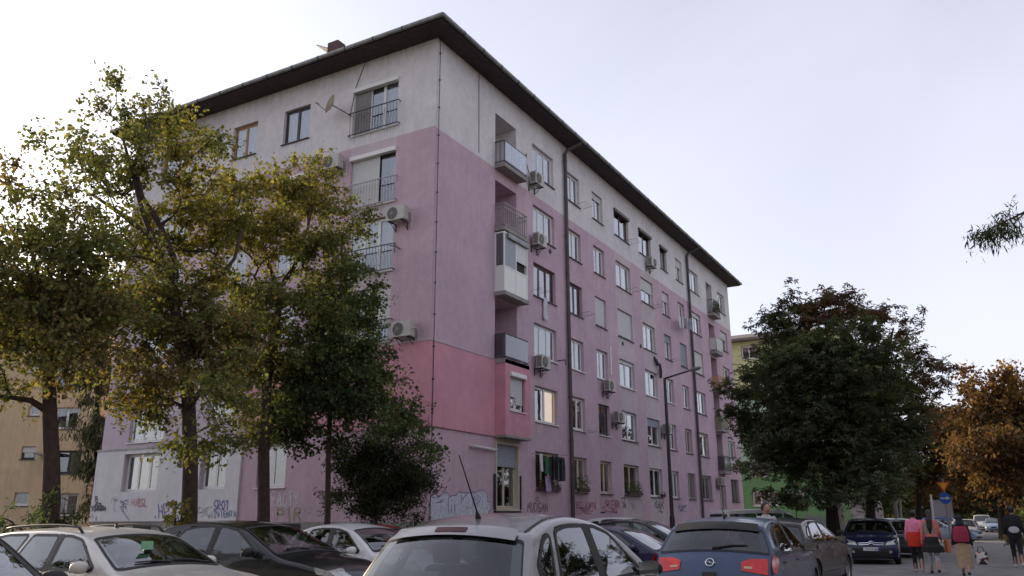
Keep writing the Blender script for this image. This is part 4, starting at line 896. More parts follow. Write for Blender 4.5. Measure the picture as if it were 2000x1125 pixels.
    PP = []; CC = []; cen = sum((c[0] for c in cl), Vector())/len(cl); tb = MB()
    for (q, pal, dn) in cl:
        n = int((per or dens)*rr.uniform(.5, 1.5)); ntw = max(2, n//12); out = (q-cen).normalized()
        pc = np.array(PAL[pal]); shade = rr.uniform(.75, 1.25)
        for j in range(ntw):
            d = (out*.5+Vector((rr.gauss(0, 1), rr.gauss(0, 1), rr.gauss(0, flat)-.12*droop))).normalized(); l = twl*rr.uniform(.55, 1.4); m_ = max(2, int(n/ntw))
            e = q+d*l+Vector((0, 0, -.14*l*droop)); tt = rs.uniform(0, 1, (m_, 1))**.75
            PP.append(np.array(q)*(1-tt)+np.array(e)*tt+rs.normal(size=(m_, 3))*csize*.22)
            CC.append(pc[rs.randint(0, len(pc), m_)]*rs.uniform(.7, 1.3, (m_, 1))*shade); tb.tube([q, (q+e)/2+Vector((0, 0, .03)), e], [.007, .005, .003], 3, False)
    tb.build('twigs', bark, t, recalc=False, kind='stuff')
    PP = np.concatenate(PP); CC = np.clip(np.concatenate(CC), 0, .8); keep = PP[:, 2] > .05; PP = PP[keep]; CC = CC[keep]
    me = leaves_mesh('crown', PP, size, leaf, CC, rs, droop=droop, upb=upb, m=leaf_mat('leaf', .36) if trans is None else leaf_mat('leaf_%d' % int(trans*100), trans)); link('crown', me, t, kind='stuff')
    print(name, len(cl), 'clusters', len(PP), 'leaves'); return t
tree('maple_tree', 'spreading maple with browning leaves before the ochre building', 100, 20., [(100, 985), (101, 900), (97, 800), (95, 720), (100, 640)],
     [[(88, 800), (60, 782), (20, 776), (-30, 770)], [(110, 690), (140, 655), (180, 640)], [(98, 640), (80, 560), (60, 480)], [(104, 650), (130, 560), (150, 470)]],
     [(60, 560, 120, 110, 'm', .8), (150, 500, 80, 80, 'g', .55), (30, 690, 90, 60, 'm', .75), (165, 660, 80, 70, 'b', .7), (110, 430, 110, 60, 'g', .25), (20, 350, 60, 80, 'b', .2), (-60, 560, 90, 130, 'm', .6), (190, 590, 80, 70, 'm', .6), (100, 620, 120, 70, 'm', .8), (-40, 740, 60, 40, 'g', .5), (70, 350, 50, 40, 'b', .22), (0, 460, 70, 50, 'g', .4), (200, 700, 45, 45, 'm', .5), (60, 760, 50, 24, 'm', .5), (205, 480, 50, 50, 'g', .35)], seed=3, r0=.19, dens=92)
tree('maple_tree', 'tall forked maple with yellowing top before the white base panel', 370, 21., [(370, 1000), (372, 900), (368, 780), (352, 660), (340, 590)],
     [[(330, 545), (305, 480), (280, 420), (262, 350), (240, 270)], [(343, 540), (338, 500), (312, 440), (278, 385), (262, 320), (290, 240)], [(362, 575), (385, 553), (430, 540), (458, 505), (472, 450)], [(355, 700), (395, 640), (430, 600)], [(300, 470), (240, 420), (180, 380)], [(365, 800), (410, 740), (450, 700)]],
     [(180, 205, 42, 32, 'g', .38), (270, 225, 75, 42, 'g', .45), (345, 270, 65, 50, 'y', .6), (150, 295, 80, 60, 'g', .3), (245, 320, 100, 70, 'g', .45), (375, 350, 65, 60, 'y', .6), (170, 400, 80, 60, 'g', .28), (300, 460, 90, 60, 'y', .5), (405, 440, 70, 70, 'y', .85), (245, 590, 100, 70, 'm', .75), (350, 620, 105, 70, 'm', .85), (430, 670, 80, 75, 'm', .8), (310, 735, 90, 60, 'b', .75), (430, 775, 65, 55, 'g', .8), (290, 815, 50, 35, 'g', .6), (385, 845, 75, 32, 'g', .8), (455, 730, 55, 50, 'm', .8), (275, 770, 65, 40, 'g', .7), (450, 850, 40, 30, 'g', .7), (330, 870, 50, 24, 'g', .6), (270, 690, 60, 50, 'm', .6), (410, 200+80, 18, 26, 'g', .5), (425, 300, 16, 26, 'g', .6), (90, 270, 30, 30, 'g', .25), (220, 175, 26, 16, 'g', .35), (310, 185, 30, 18, 'g', .35), (110, 380, 50, 40, 'g', .25), (470, 620, 50, 50, 'm', .7), (250, 500, 80, 60, 'g', .5), (350, 540, 80, 60, 'y', .6)], seed=8, r0=.20, dens=92)
tree('maple_tree', 'bright yellow-green maple before the mauve wall under the grey shutters', 515, 24., [(515, 1005), (515, 850), (522, 730), (538, 640), (545, 590)],
     [[(538, 555), (522, 510), (505, 450)], [(552, 555), (575, 520), (600, 450), (615, 380)], [(530, 640), (500, 600), (470, 560)], [(550, 600), (600, 570), (640, 530)]],
     [(480, 375, 60, 42, 'y', .8), (555, 365, 60, 45, 'y', .85), (615, 335, 28, 24, 'y', .5), (625, 395, 65, 45, 'y', .8), (665, 450, 45, 42, 'g', .6), (520, 460, 95, 60, 'y', .85), (625, 510, 75, 60, 'g', .85), (460, 555, 60, 50, 'g', .7), (560, 600, 95, 60, 'g', .55), (645, 590, 60, 60, 'd', .9), (500, 690, 70, 60, 'm', .8), (585, 690, 60, 50, 'g', .5), (465, 795, 45, 45, 'g', .7), (540, 790, 50, 60, 'd', .7), (480, 845, 50, 30, 'g', .7), (560, 730, 60, 50, 'd', .7), (500, 620, 60, 50, 'm', .7), (690, 480, 30, 40, 'g', .6), (605, 310, 14, 14, 'y', .5), (690, 545, 36, 40, 'd', .7), (450, 460, 50, 50, 'y', .6), (700, 430, 22, 18, 'g', .5), (420, 380, 30, 30, 'g', .5)], seed=12, r0=.19, dens=92)
tree('maple_tree', 'young dark green maple with slim trunk beside the pink band', 640, 25., [(640, 1000), (641, 900), (645, 800), (655, 720)],
     [[(665, 700), (690, 650), (705, 600)], [(645, 770), (615, 720), (595, 690)], [(655, 760), (720, 760), (780, 790)], [(650, 740), (650, 690), (640, 650)]],
     [(690, 625, 52, 48, 'd', .9), (635, 690, 70, 55, 'd', .95), (715, 705, 52, 52, 'd', .95), (605, 775, 62, 52, 'd', .9), (690, 775, 72, 50, 'd', .95), (775, 785, 42, 32, 'd', .8), (822, 840, 26, 26, 'd', .6), (745, 825, 50, 30, 'd', .9), (585, 845, 42, 32, 'd', .8), (655, 840, 45, 26, 'd', .9), (570, 830, 50, 40, 'd', .9), (630, 640, 55, 45, 'd', .9), (660, 735, 90, 60, 'd', 1.), (800, 815, 40, 32, 'd', .8), (775, 745, 30, 26, 'd', .6), (842, 868, 18, 12, 'd', .7), (720, 585, 24, 20, 'd', .6)], seed=21, r0=.09, dens=100, size=.092, trans=.3)
tree('shrub', 'dense round dark shrub standing over a dark box by the corner', 735, 26., [(735, 1000), (736, 960)], [[(700, 975), (690, 930)], [(770, 975), (790, 930)], [(740, 940), (742, 890)]],
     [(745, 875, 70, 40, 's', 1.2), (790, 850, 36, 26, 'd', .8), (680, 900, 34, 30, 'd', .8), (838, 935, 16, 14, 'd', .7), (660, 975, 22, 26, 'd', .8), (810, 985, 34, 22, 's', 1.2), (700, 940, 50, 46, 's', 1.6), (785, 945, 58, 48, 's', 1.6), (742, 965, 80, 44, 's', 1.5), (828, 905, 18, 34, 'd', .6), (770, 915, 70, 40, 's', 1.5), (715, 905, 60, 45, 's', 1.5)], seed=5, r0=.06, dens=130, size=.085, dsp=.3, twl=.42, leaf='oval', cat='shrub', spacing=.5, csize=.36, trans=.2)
tree('chestnut_tree', 'huge dark green chestnut tree beyond the parked cars', 1625, 36., [(1625, 1000), (1622, 940), (1618, 880), (1615, 820)],
     [[(1590, 760), (1560, 690), (1540, 640)], [(1625, 760), (1620, 690), (1610, 620)], [(1650, 780), (1690, 720), (1720, 660)], [(1580, 840), (1520, 800), (1470, 750)], [(1650, 850), (1720, 800), (1760, 760)]],
     [(1600, 615, 65, 46, 'r', .75), (1525, 650, 52, 50, 'k', .8), (1560, 720, 95, 70, 'k', 1.0), (1660, 700, 85, 75, 'k', .85), (1480, 740, 52, 36, 'k', .9), (1620, 800, 120, 75, 'k', 1.05), (1505, 830, 66, 60, 'k', 1.0), (1715, 820, 75, 75, 'k', 1.0), (1560, 885, 90, 50, 'k', 1.0), (1665, 900, 85, 45, 'k', 1.0), (1450, 772, 30, 16, 'k', .7), (1535, 930, 42, 24, 'k', .8), (1480, 860, 34, 30, 'k', .9), (1690, 945, 50, 20, 'k', .7), (1600, 945, 55, 26, 'k', .9), (1520, 960, 30, 18, 'k', .7), (1665, 955, 55, 24, 'k', .9), (1425, 745, 16, 14, 'k', .6), (1440, 800, 18, 12, 'k', .6), (1545, 590, 18, 16, 'r', .5), (1640, 585, 24, 16, 'r', .5), (1495, 690, 26, 22, 'k', .7), (1720, 930, 40, 24, 'k', .8), (1465, 905, 24, 16, 'k', .6)], leaf='palm', size=.22, dens=56, dsp=2., twl=.8, seed=31, r0=.26, bark=M_barkd, spacing=.72, csize=.62, trans=.28, flat=.3, upb=1.1)
tree('chestnut_tree', 'chestnut with reddish thinning crown behind the huge dark one', 1700, 42., [(1700, 1000), (1698, 930), (1700, 860), (1705, 800)],
     [[(1720, 740), (1735, 690), (1745, 640)], [(1740, 780), (1770, 740), (1800, 710)], [(1700, 740), (1690, 670), (1680, 620)]],
     [(1680, 605, 50, 34, 'r', .6), (1735, 640, 45, 46, 'r', .6), (1790, 705, 48, 34, 'r', .55), (1745, 715, 60, 50, 'r', .7), (1770, 760, 60, 42, 'r', .6), (1815, 735, 30, 30, 'r', .5), (1830, 715, 16, 16, 'r', .5), (1700, 760, 60, 70, 'k', .9), (1740, 870, 50, 55, 'k', .8), (1790, 800, 40, 26, 'r', .5), (1838, 745, 12, 14, 'r', .5), (1715, 940, 40, 30, 'k', .7)], leaf='palm', size=.23, dens=44, dsp=2., twl=.85, seed=37, r0=.24, bark=M_barkd, spacing=.78, csize=.62, trans=.3, flat=.3, upb=1.1)
tree('autumn_tree', 'tall orange autumn tree with golden top by the road', 1958, 74., [(1958, 1005), (1957, 960), (1954, 920), (1950, 880)], [[(1930, 850), (1905, 800), (1890, 750)], [(1960, 830), (1962, 780), (1962, 740)], [(1985, 870), (2010, 830)]],
     [(1887, 742, 28, 28, 'o', .8), (1962, 733, 34, 26, 'o', .8), (1915, 775, 45, 36, 'o', .9), (1930, 820, 75, 50, 'n', 1.), (1985, 790, 50, 60, 'o', .9), (1870, 835, 42, 45, 'n', .9), (1940, 885, 95, 50, 'n', 1.), (1990, 900, 50, 45, 'n', 1.), (2040, 840, 60, 80, 'n', .7), (1900, 920, 70, 26, 'n', .9), (1970, 940, 60, 24, 'n', .8)], leaf='oval', size=.36, dens=110, dsp=2.5, twl=1.3, seed=41, r0=.36, bark=M_barkd, spacing=1.2, csize=.85, trans=.4)
tree('autumn_tree', 'lower rust brown autumn tree between chestnuts and sign', 1795, 82., [(1795, 1005), (1796, 960), (1797, 920)], [[(1780, 880), (1770, 850)], [(1815, 880), (1830, 850)]],
     [(1800, 825, 42, 36, 'o', .75), (1765, 870, 48, 45, 'n', .95), (1835, 850, 36, 48, 'n', .9), (1790, 920, 65, 36, 'n', 1.), (1850, 910, 50, 36, 'n', .9), (1760, 940, 40, 26, 'n', .9)], leaf='oval', size=.38, dens=100, dsp=2.5, twl=1.3, seed=43, r0=.28, bark=M_barkd, spacing=1.25, csize=.85, trans=.4)
for k, (px, dd, top, pal) in enumerate(((1690, 92, 905, 'k'), (1745, 100, 900, 'n'), (1830, 118, 905, 'n'), (1890, 126, 900, 'n'), (1960, 122, 890, 'n'), (2030, 110, 860, 'k'), (1640, 88, 930, 'k'))):
    tree('far_tree', ('dark green' if pal == 'k' else 'rust brown')+' tree in the far row behind the '+['parasol', 'leaning pole', 'road sign', 'white van', 'man in black', 'right road edge', 'board fence'][k], px, float(dd), [(px, 1006), (px, 980)], [[(px-12, 960), (px-20, 940)], [(px+12, 960), (px+22, 935)]],
     [(px, (top+985)/2, 55, (985-top)/2, pal, .85), (px-25, (top+1000)/2+10, 45, 30, pal, .85), (px+25, (top+1000)/2+8, 45, 32, pal, .85), (px-22, 992, 40, 26, 'k', .9), (px+25, 994, 42, 26, 'k', .9), (px, 1005, 50, 18, 'd', .8)], leaf='oval', size=.5, dens=90, dsp=1.5, twl=1.4, seed=50+k, r0=.25, bark=M_barkd, spacing=1.45, csize=1.0, group='far row of street trees', trans=.3)
# weeping tree between the buildings, roadside tree whose branch hangs in from the right
tree('weeping_tree', 'dark weeping evergreen in the gap beside the ochre building', 190, 45., [(190, 1000), (189, 900), (190, 800), (192, 700)], [],
     [(192, 660, 34, 40, 'k', .9), (186, 740, 34, 50, 'k', 1.), (182, 820, 28, 50, 'k', 1.), (186, 900, 22, 50, 'k', 1.), (190, 970, 20, 34, 'k', 1.)], leaf='fine', size=.36, dens=200, dsp=.3, twl=.7, seed=61, r0=.16, bark=M_barkd, spacing=.8, csize=.6, droop=2.5, trans=.15)
rb = Vector((-1.5, -22.9, 0.1))
e0, e1, e2 = at_pix(1935, 446, 18.5)-rb, at_pix(2010, 410, 19.5)-rb, at_pix(2120, 405, 21)-rb
tree('roadside_tree', 'feathery tree branch reaching in over the road', 0, 19.5, [Vector((0, 0, 2)), Vector((.1, .2, 4.2)), Vector((.2, .5, 6.0)), Vector((.1, .6, 8.0))], [[Vector((.2, .6, 6.4)), e2*.55+Vector((.2, .5, 7.2))*.45, e2, e1, e0], [Vector((.6, .6, 7)), Vector((1.6, -.6, 9))], [Vector((-.6, .2, 7)), Vector((-1.6, -1, 9))]],
     [(1985, 435, 30, 25, 'd', 2.2, 0), (1950, 446, 24, 16, 'd', 2.2, 0), (1924, 456, 13, 8, 'd', 2.5, 0), (2040, 410, 45, 40, 'd', 1.), (2130, 400, 70, 60, 'd', .8, 2), (2230, 300, 110, 90, 'd', .6, 3), (2330, 200, 120, 110, 'd', .5, 4), (2450, 320, 110, 130, 'd', .5, 4)], leaf='fine', size=.17, dens=110, dsp=.2, twl=.36, seed=71, r0=.20, ltip=.05, spacing=.55, csize=.36, base=rb, droop=1.6, trans=.3)
# bushes and ivy at the foot of the left trees
def bush(px, dist, py, rx, ry, pal, label, seed, dens=40, nm='bush', leaf='oval', size=.09):
    return tree(nm, label, px, dist, [(px, py+ry), (px, py)], [], [(px, py, rx, ry, pal, 1.6), (px+rx*.3, py+ry*.4, rx*.8, ry*.7, pal, 1.4)], leaf=leaf, size=size, dens=dens, seed=seed, r0=.03, spacing=.4, csize=.26, dsp=.1, twl=.28, cat='bush', trans=.3)
bush(25, 17.5, 1020, 45, 26, 'd', 'low green bush at the foot of the ochre building', 81)
bush(100, 19.6, 1000, 34, 45, 'd', 'ivy growing round the foot of the browning maple', 82, nm='ivy')
bush(342, 20.4, 995, 24, 32, 'y', 'small bright leafy sapling in front of the white base panel', 83, leaf='maple', size=.12, dens=26)
bush(368, 20.9, 1022, 26, 14, 'd', 'ivy round the foot of the tall forked maple', 84, nm='ivy')
bush(1555, 50., 978, 26, 10, 'k', 'low hedge under the green building windows', 85, size=.2, nm='hedge')
bush(1985, 36., 1052, 40, 9, 'b', 'patch of russet ground plants on the right verge', 86, size=.12)
# ------------------------------------------------------------------ cars
def catmull(P, n):
    P = [np.array(p, float) for p in P]; seg = len(P)-1; d = [0.]
    for i in range(seg): d.append(d[-1]+np.linalg.norm(P[i+1]-P[i])**.5)
    d = np.array(d); X = np.array(P); m_ = np.zeros_like(X)
    for i in range(len(P)):
        if i == 0: m_[i] = (X[1]-X[0])/(d[1]-d[0])
        elif i == seg: m_[i] = (X[i]-X[i-1])/(d[i]-d[i-1])
        else:
            a = (X[i]-X[i-1])/(d[i]-d[i-1]); b_ = (X[i+1]-X[i])/(d[i+1]-d[i]); w0 = d[i+1]-d[i]; w1 = d[i]-d[i-1]; m_[i] = (a*w0+b_*w1)/(w0+w1)
    # sample by chord length
    cl_ = np.concatenate([[0], np.cumsum(np.linalg.norm(np.diff(X, axis=0), axis=1))]); out = []
    for s in np.linspace(0, cl_[-1], n):
        i = min(seg-1, max(0, np.searchsorted(cl_, s)-1)); t = (s-cl_[i])/max(1e-9, cl_[i+1]-cl_[i]); h = d[i+1]-d[i]; t2, t3 = t*t, t**3
        out.append((2*t3-3*t2+1)*X[i]+(t3-2*t2+t)*h*m_[i]+(-2*t3+3*t2)*X[i+1]+(t3-t2)*h*m_[i+1])
    return np.array(out)
def in_poly(x, z, P):
    c = False; j = len(P)-1
    for i in range(len(P)):
        if (P[i][1] > z) != (P[j][1] > z) and x < (P[j][0]-P[i][0])*(z-P[i][1])/(P[j][1]-P[i][1])+P[i][0]: c = not c
        j = i
    return c
def rounded(P, r_=.05, n=4):
    out = []; k = len(P)
    for i in range(k):
        p, a, b_ = np.array(P[i], float), np.array(P[i-1], float), np.array(P[(i+1) % k], float)
        la, lb = np.linalg.norm(a-p), np.linalg.norm(b_-p); q = min(r_, la*.4, lb*.4); pa, pb = p+(a-p)/la*q, p+(b_-p)/lb*q
        for t in np.linspace(0, 1, n): out.append((1-t)**2*pa+2*t*(1-t)*p+t*t*pb)
    return [tuple(x) for x in out]
M_rub = mat('rubber_black', (.018, .018, .02), .6, var=.2); M_tyre = mat('tyre', (.022, .022, .023), .85, var=.2, bump=.3); M_rim = mat('alloy', (.45, .45, .46), .3, .8, var=.1)
M_seat = mat('seat_cloth', (.035, .036, .04), .9, var=.2); M_chrome = mat('chrome', (.75, .75, .77), .12, 1., var=.05); M_plate = mat('plate_white', (.62, .62, .62), .5, var=.05); M_plblue = mat('plate_blue', (.03, .07, .25), .5)
G_car = glass('car_glass', (.40, .45, .44), ior=.09, rough=.015); G_lamp = glass('lamp_glass', (.85, .88, .9), ior=.16)
M_red = mat('tail_red', (.62, .015, .012), .2, var=.3, scale=14, coat=.5, spec=.5); M_redd = mat('tail_dark_red', (.06, .004, .008), .5, coat=0.); M_amb = mat('lamp_amber', (.62, .38, .22), .2, coat=.6); M_lamp = mat('lamp_reflector', (.42, .43, .41), .15, .3, var=.4, scale=16, coat=.8)
def paint(n, c, metal=.35, rough=.32): return mat('paint_'+n, c, rough, metal if c[0] > .2 else metal*.2, var=.06, scale=3, coat=.7 if c[0] > .2 else .45, spec=.5 if c[0] > .2 else .3)
HATCH = dict(L=3.86, W=1.68, sil=[(.06,.22),(.0,.34),(-.02,.48),(.03,.62),(.16,.76),(.5,.90),(.92,1.00),(1.2,1.17),(1.62,1.385),(2.0,1.48),(2.4,1.515),(2.85,1.49),(3.18,1.415),(3.34,1.365),(3.50,1.19),(3.68,.93),(3.77,.80),(3.84,.66),(3.87,.48),(3.83,.34),(3.76,.22)],
  belt=.93, roofw=.70, cowl=(1.0, 1.02), wtop=(1.68, 1.40), rtop=(3.37, 1.335), rbot=(3.69, .92),
  side=[[(1.30,.985),(1.80,1.335),(2.06,1.395),(2.16,1.40),(2.14,.96)],[(2.27,.96),(2.29,1.405),(2.62,1.40),(2.84,1.365),(2.99,.99),(2.9,.965)],[(3.10,1.02),(2.96,1.345),(3.10,1.30),(3.30,1.12),(3.30,1.04)]], wheels=(.72, 3.18), wr=.30)
GOLF = dict(L=4.42, W=1.80, sil=[(.08,.20),(.01,.32),(-.02,.46),(.03,.62),(.18,.75),(.6,.88),(1.12,.985),(1.5,1.16),(2.0,1.385),(2.4,1.465),(2.8,1.495),(3.3,1.48),(3.66,1.43),(3.84,1.385),(4.0,1.22),(4.18,1.0),(4.28,.90),(4.38,.74),(4.43,.56),(4.40,.36),(4.34,.2)],
  belt=.95, roofw=.68, cowl=(1.2, 1.01), wtop=(2.06, 1.405), rtop=(3.90, 1.345), rbot=(4.17, 1.03),
  side=[[(1.55,.985),(2.12,1.33),(2.40,1.385),(2.50,1.39),(2.50,.97)],[(2.62,.97),(2.62,1.395),(3.0,1.385),(3.25,1.345),(3.52,1.03),(3.42,.99)],[(3.62,1.06),(3.36,1.325),(3.52,1.27),(3.74,1.12)]], wheels=(.86, 3.52), wr=.315)
ESTATE = dict(L=4.55, W=1.74, sil=[(.08,.20),(.01,.34),(-.02,.48),(.04,.62),(.2,.74),(.7,.86),(1.3,.95),(1.62,1.10),(2.05,1.31),(2.35,1.385),(2.8,1.42),(3.5,1.415),(4.0,1.385),(4.2,1.34),(4.36,1.12),(4.46,.92),(4.52,.78),(4.55,.6),(4.56,.46),(4.52,.32),(4.46,.2)],
  belt=.90, roofw=.70, cowl=(1.38, .975), wtop=(2.09, 1.325), rtop=(4.25, 1.28), rbot=(4.45, .96),
  side=[[(1.72,.94),(2.2,1.265),(2.44,1.31),(2.60,1.315),(2.58,.93)],[(2.70,.93),(2.72,1.32),(3.25,1.32),(3.42,.94)],[(3.52,.94),(3.36,1.32),(3.8,1.315),(4.08,1.27),(4.2,1.08),(4.22,.97)]], wheels=(.88, 3.6), wr=.30)
SEDAN = dict(L=4.5, W=1.76, sil=[(.08,.20),(.01,.34),(-.02,.48),(.04,.62),(.2,.74),(.7,.86),(1.25,.95),(1.6,1.11),(2.05,1.33),(2.4,1.41),(2.8,1.435),(3.2,1.40),(3.5,1.31),(3.85,1.11),(4.05,1.0),(4.35,.95),(4.46,.85),(4.5,.68),(4.5,.46),(4.46,.32),(4.4,.2)],
  belt=.92, roofw=.68, cowl=(1.32, .985), wtop=(2.1, 1.345), rtop=(3.42, 1.345), rbot=(3.92, 1.07),
  side=[[(1.68,.95),(2.2,1.28),(2.5,1.33),(2.6,1.335),(2.58,.94)],[(2.7,.94),(2.72,1.335),(3.05,1.32),(3.3,1.25),(3.5,1.0),(3.4,.95)]], wheels=(.85, 3.5), wr=.31)
SUV = dict(L=4.2, W=1.78, sil=[(.08,.25),(.01,.42),(-.02,.58),(.04,.76),(.2,.90),(.6,1.02),(1.05,1.09),(1.35,1.24),(1.8,1.48),(2.1,1.56),(2.6,1.60),(3.2,1.58),(3.7,1.53),(3.86,1.46),(4.0,1.2),(4.1,1.0),(4.17,.8),(4.2,.55),(4.15,.36),(4.1,.25)],
  belt=1.03, roofw=.70, cowl=(1.12, 1.12), wtop=(1.85, 1.50), rtop=(3.9, 1.40), rbot=(4.06, 1.1),
  side=[[(1.42,1.07),(1.92,1.43),(2.2,1.48),(2.3,1.485),(2.28,1.06)],[(2.4,1.06),(2.42,1.49),(2.9,1.48),(3.1,1.44),(3.15,1.07)],[(3.27,1.09),(3.22,1.42),(3.5,1.40),(3.72,1.2),(3.7,1.12)]], wheels=(.82, 3.35), wr=.35)
VAN = dict(L=4.9, W=1.9, sil=[(.08,.25),(.01,.42),(-.02,.6),(.05,.8),(.2,.92),(.6,1.06),(.9,1.18),(1.3,1.50),(1.62,1.76),(1.85,1.86),(2.4,1.90),(3.5,1.90),(4.5,1.87),(4.74,1.80),(4.82,1.5),(4.88,1.0),(4.9,.7),(4.88,.45),(4.84,.25)],
  belt=1.08, roofw=.80, cowl=(.95, 1.22), wtop=(1.66, 1.775), rtop=(4.78, 1.65), rbot=(4.85, 1.15),
  side=[[(1.15,1.14),(1.62,1.60),(1.95,1.68),(2.0,1.68),(2.0,1.12)],[(2.12,1.12),(2.12,1.68),(3.3,1.68),(3.3,1.12)],[(3.4,1.12),(3.4,1.68),(4.6,1.66),(4.6,1.12)]], wheels=(.95, 3.9), wr=.33)
CK = {}
def car(label, spec, loc, heading, pm, name='car', NS=150, opt=(), cat='car', group=None, scale=1., lower=None, plate_front=None):
    """loc: ground point under the middle of the car; heading: angle of the nose (counter-clockwise from +X)"""
    t = thing(name, label, cat, loc, heading, group); L, W, belt = spec['L'], spec['W'], spec['belt']
    S = catmull(spec['sil'], NS); T = np.gradient(S, axis=0); T /= np.linalg.norm(T, axis=1)[:, None]; Nn = np.stack([-T[:, 1], T[:, 0]], 1)   # outward
    zmax = S[:, 1].max(); zs = spec['sil'][0][1]
    def yside(x, z):
        pf = 1. - .13*max(0, (1.0-x)/1.0)**2.2 - .035*max(0, (x-(L-.7))/.7)**2.
        zz = z
        if zz < .45: g = .93+.07*max(0, min(1, (zz-zs)/(.45-zs)))**.6
        elif zz < belt: g = 1.-.035*((zz-.45)/(belt-.45))**2.
        else:
            f = (zz-belt)/(zmax-belt); g = .965-(.965-spec['roofw'])*(f**1.12)
        return W/2*pf*g
    Rr, cr = [], []
    for i in range(NS):
        tz = abs(T[i, 1]); c = .035+.05*tz; r_ = .055
        if S[i, 1] < zs+.06: c, r_ = .05, .03
        cr.append(c); Rr.append(c+r_)
    nt_, nf_, nv_ = 9, 4, 16
    rows = []; smid = np.linspace(0, 1, NS); xf, xr = .10, L-.10
    for i in range(NS):
        x, z = S[i]; nx, nz = Nn[i]; xi, zi = x-nx*Rr[i], z-nz*Rr[i]; zi = max(zi, zs+.01); xi = min(max(xi, .03), L-.03)
        ye = yside(xi, zi); yf = ye-.075; row = []
        for k in range(nt_+1):
            q = k/nt_; o_ = cr[i]*q*q; row.append((x-nx*o_, yf*q, z-nz*o_))
        for k in range(1, nf_+1):
            a = math.pi/2*k/nf_; o_ = cr[i]+(Rr[i]-cr[i])*(1-math.cos(a)); row.append((x-nx*o_, yf+(ye-yf)*math.sin(a), z-nz*o_))
        lx, _, lz = row[-1]; xb = .7*min(max(xi, xf), xr)+.3*(xf+(xr-xf)*smid[i])
        for k in range(1, nv_+1):
            q = k/nv_; px, pz = lx+(xb-lx)*q, lz+(zs-lz)*q; row.append((px, yside(px, pz), pz))
        rows.append(row)
    A = np.array(rows); ncol = A.shape[1]; nside0 = nt_+nf_
    def loc2(p): return (L/2-p[0], p[1], p[2])        # nose towards +x
    side = [rounded(P, .05) for P in spec['side']]; wx = spec['wheels']; wr = spec['wr']
    iw0 = int(np.argmin(np.linalg.norm(S-np.array(spec['cowl']), axis=1))); iw1 = int(np.argmin(np.linalg.norm(S-np.array(spec['wtop']), axis=1)))
    ir0 = int(np.argmin(np.linalg.norm(S-np.array(spec['rtop']), axis=1))); ir1 = int(np.argmin(np.linalg.norm(S-np.array(spec['rbot']), axis=1)))
    key = id(spec)
    if key not in CK:
        V = []; F = []
        for sgn in (1, -1):
            o0 = len(V)
            for i in range(NS):
                for j in range(ncol): p = A[i, j]; V.append(loc2((p[0], sgn*p[1], p[2])))
            for i in range(NS-1):
                for j in range(ncol-1):
                    c = (A[i, j]+A[i+1, j]+A[i, j+1]+A[i+1, j+1])/4
                    if j >= nside0-2:
                        if any(in_poly(c[0], c[2], P) for P in side): continue
                        if any((c[0]-w_)**2+(c[2]-wr)**2 < (wr+.055)**2 for w_ in wx): continue
                    if j < nt_-1 and (iw0+1 <= i < iw1-1 or ir0+1 <= i < ir1-1): continue
                    f = (o0+i*ncol+j, o0+i*ncol+j+1, o0+(i+1)*ncol+j+1, o0+(i+1)*ncol+j); F.append(f if sgn > 0 else f[::-1])
        me = bpy.data.meshes.new('body'); me.from_pydata(V, [], F); bm = bmesh.new(); bm.from_mesh(me); bmesh.ops.remove_doubles(bm, verts=bm.verts, dist=2e-4)
        bmesh.ops.recalc_face_normals(bm, faces=bm.faces); bm.to_mesh(me); bm.free(); me.polygons.foreach_set('use_smooth', [True]*len(me.polygons)); CK[key] = me
    me = CK[key].copy(); me.materials.clear(); me.materials.append(pm); body = link('body', me, t)
    def smap(x, z, sgn, off): y = yside(x, z)+off; return loc2((x, sgn*y, z))
    def patch(outline, mp, m, nm, par, rings=4, c=None):
        c = c or (sum(p[0] for p in outline)/len(outline), sum(p[1] for p in outline)/len(outline)); n = len(outline); vs = []
        for k in range(rings):
            q = 1-k/rings; vs += [mp(c[0]+(a-c[0])*q, c[1]+(b_-c[1])*q) for a, b_ in outline]
        vs.append(mp(*c)); b = MB(); b.add(vs, [(k*n+i, k*n+(i+1) % n, (k+1)*n+(i+1) % n, (k+1)*n+i) for k in range(rings-1) for i in range(n)] + [((rings-1)*n+i, (rings-1)*n+(i+1) % n, rings*n) for i in range(n)])
        return b.build(nm, m, par, smooth='all')
    def rim(outline, mp, m, nm, par, wd=.035, closed=True):
        n = len(outline); vs = []; cx = sum(p[0] for p in outline)/n; cz = sum(p[1] for p in outline)/n
        for i in range(n):
            a, b_ = np.array(outline[i-1]), np.array(outline[(i+1) % n]); d = b_-a; d = d/(np.linalg.norm(d)+1e-9); nn = np.array([d[1], -d[0]]); p = np.array(outline[i])
            if np.dot(nn, p-np.array([cx, cz])) < 0: nn = -nn
            vs += [mp(*(p-nn*.012)), mp(*(p+nn*wd))]
        b = MB(); b.add(vs, [(2*i, 2*((i+1) % n), 2*((i+1) % n)+1, 2*i+1) for i in range(n)]); return b.build(nm, m, par, smooth='all')
    def line(pts, mp, m, nm, par, wd=.01):
        vs = []; n = len(pts)
        for i in range(n):
            a, b_ = np.array(pts[max(0, i-1)]), np.array(pts[min(n-1, i+1)]); d = (b_-a)/(np.linalg.norm(b_-a)+1e-9); nn = np.array([d[1], -d[0]])*wd/2; p = np.array(pts[i]); vs += [mp(*(p-nn)), mp(*(p+nn))]
        b = MB(); b.add(vs, [(2*i, 2*i+1, 2*i+3, 2*i+2) for i in range(n-1)]); return b.build(nm, m, par, smooth='all')
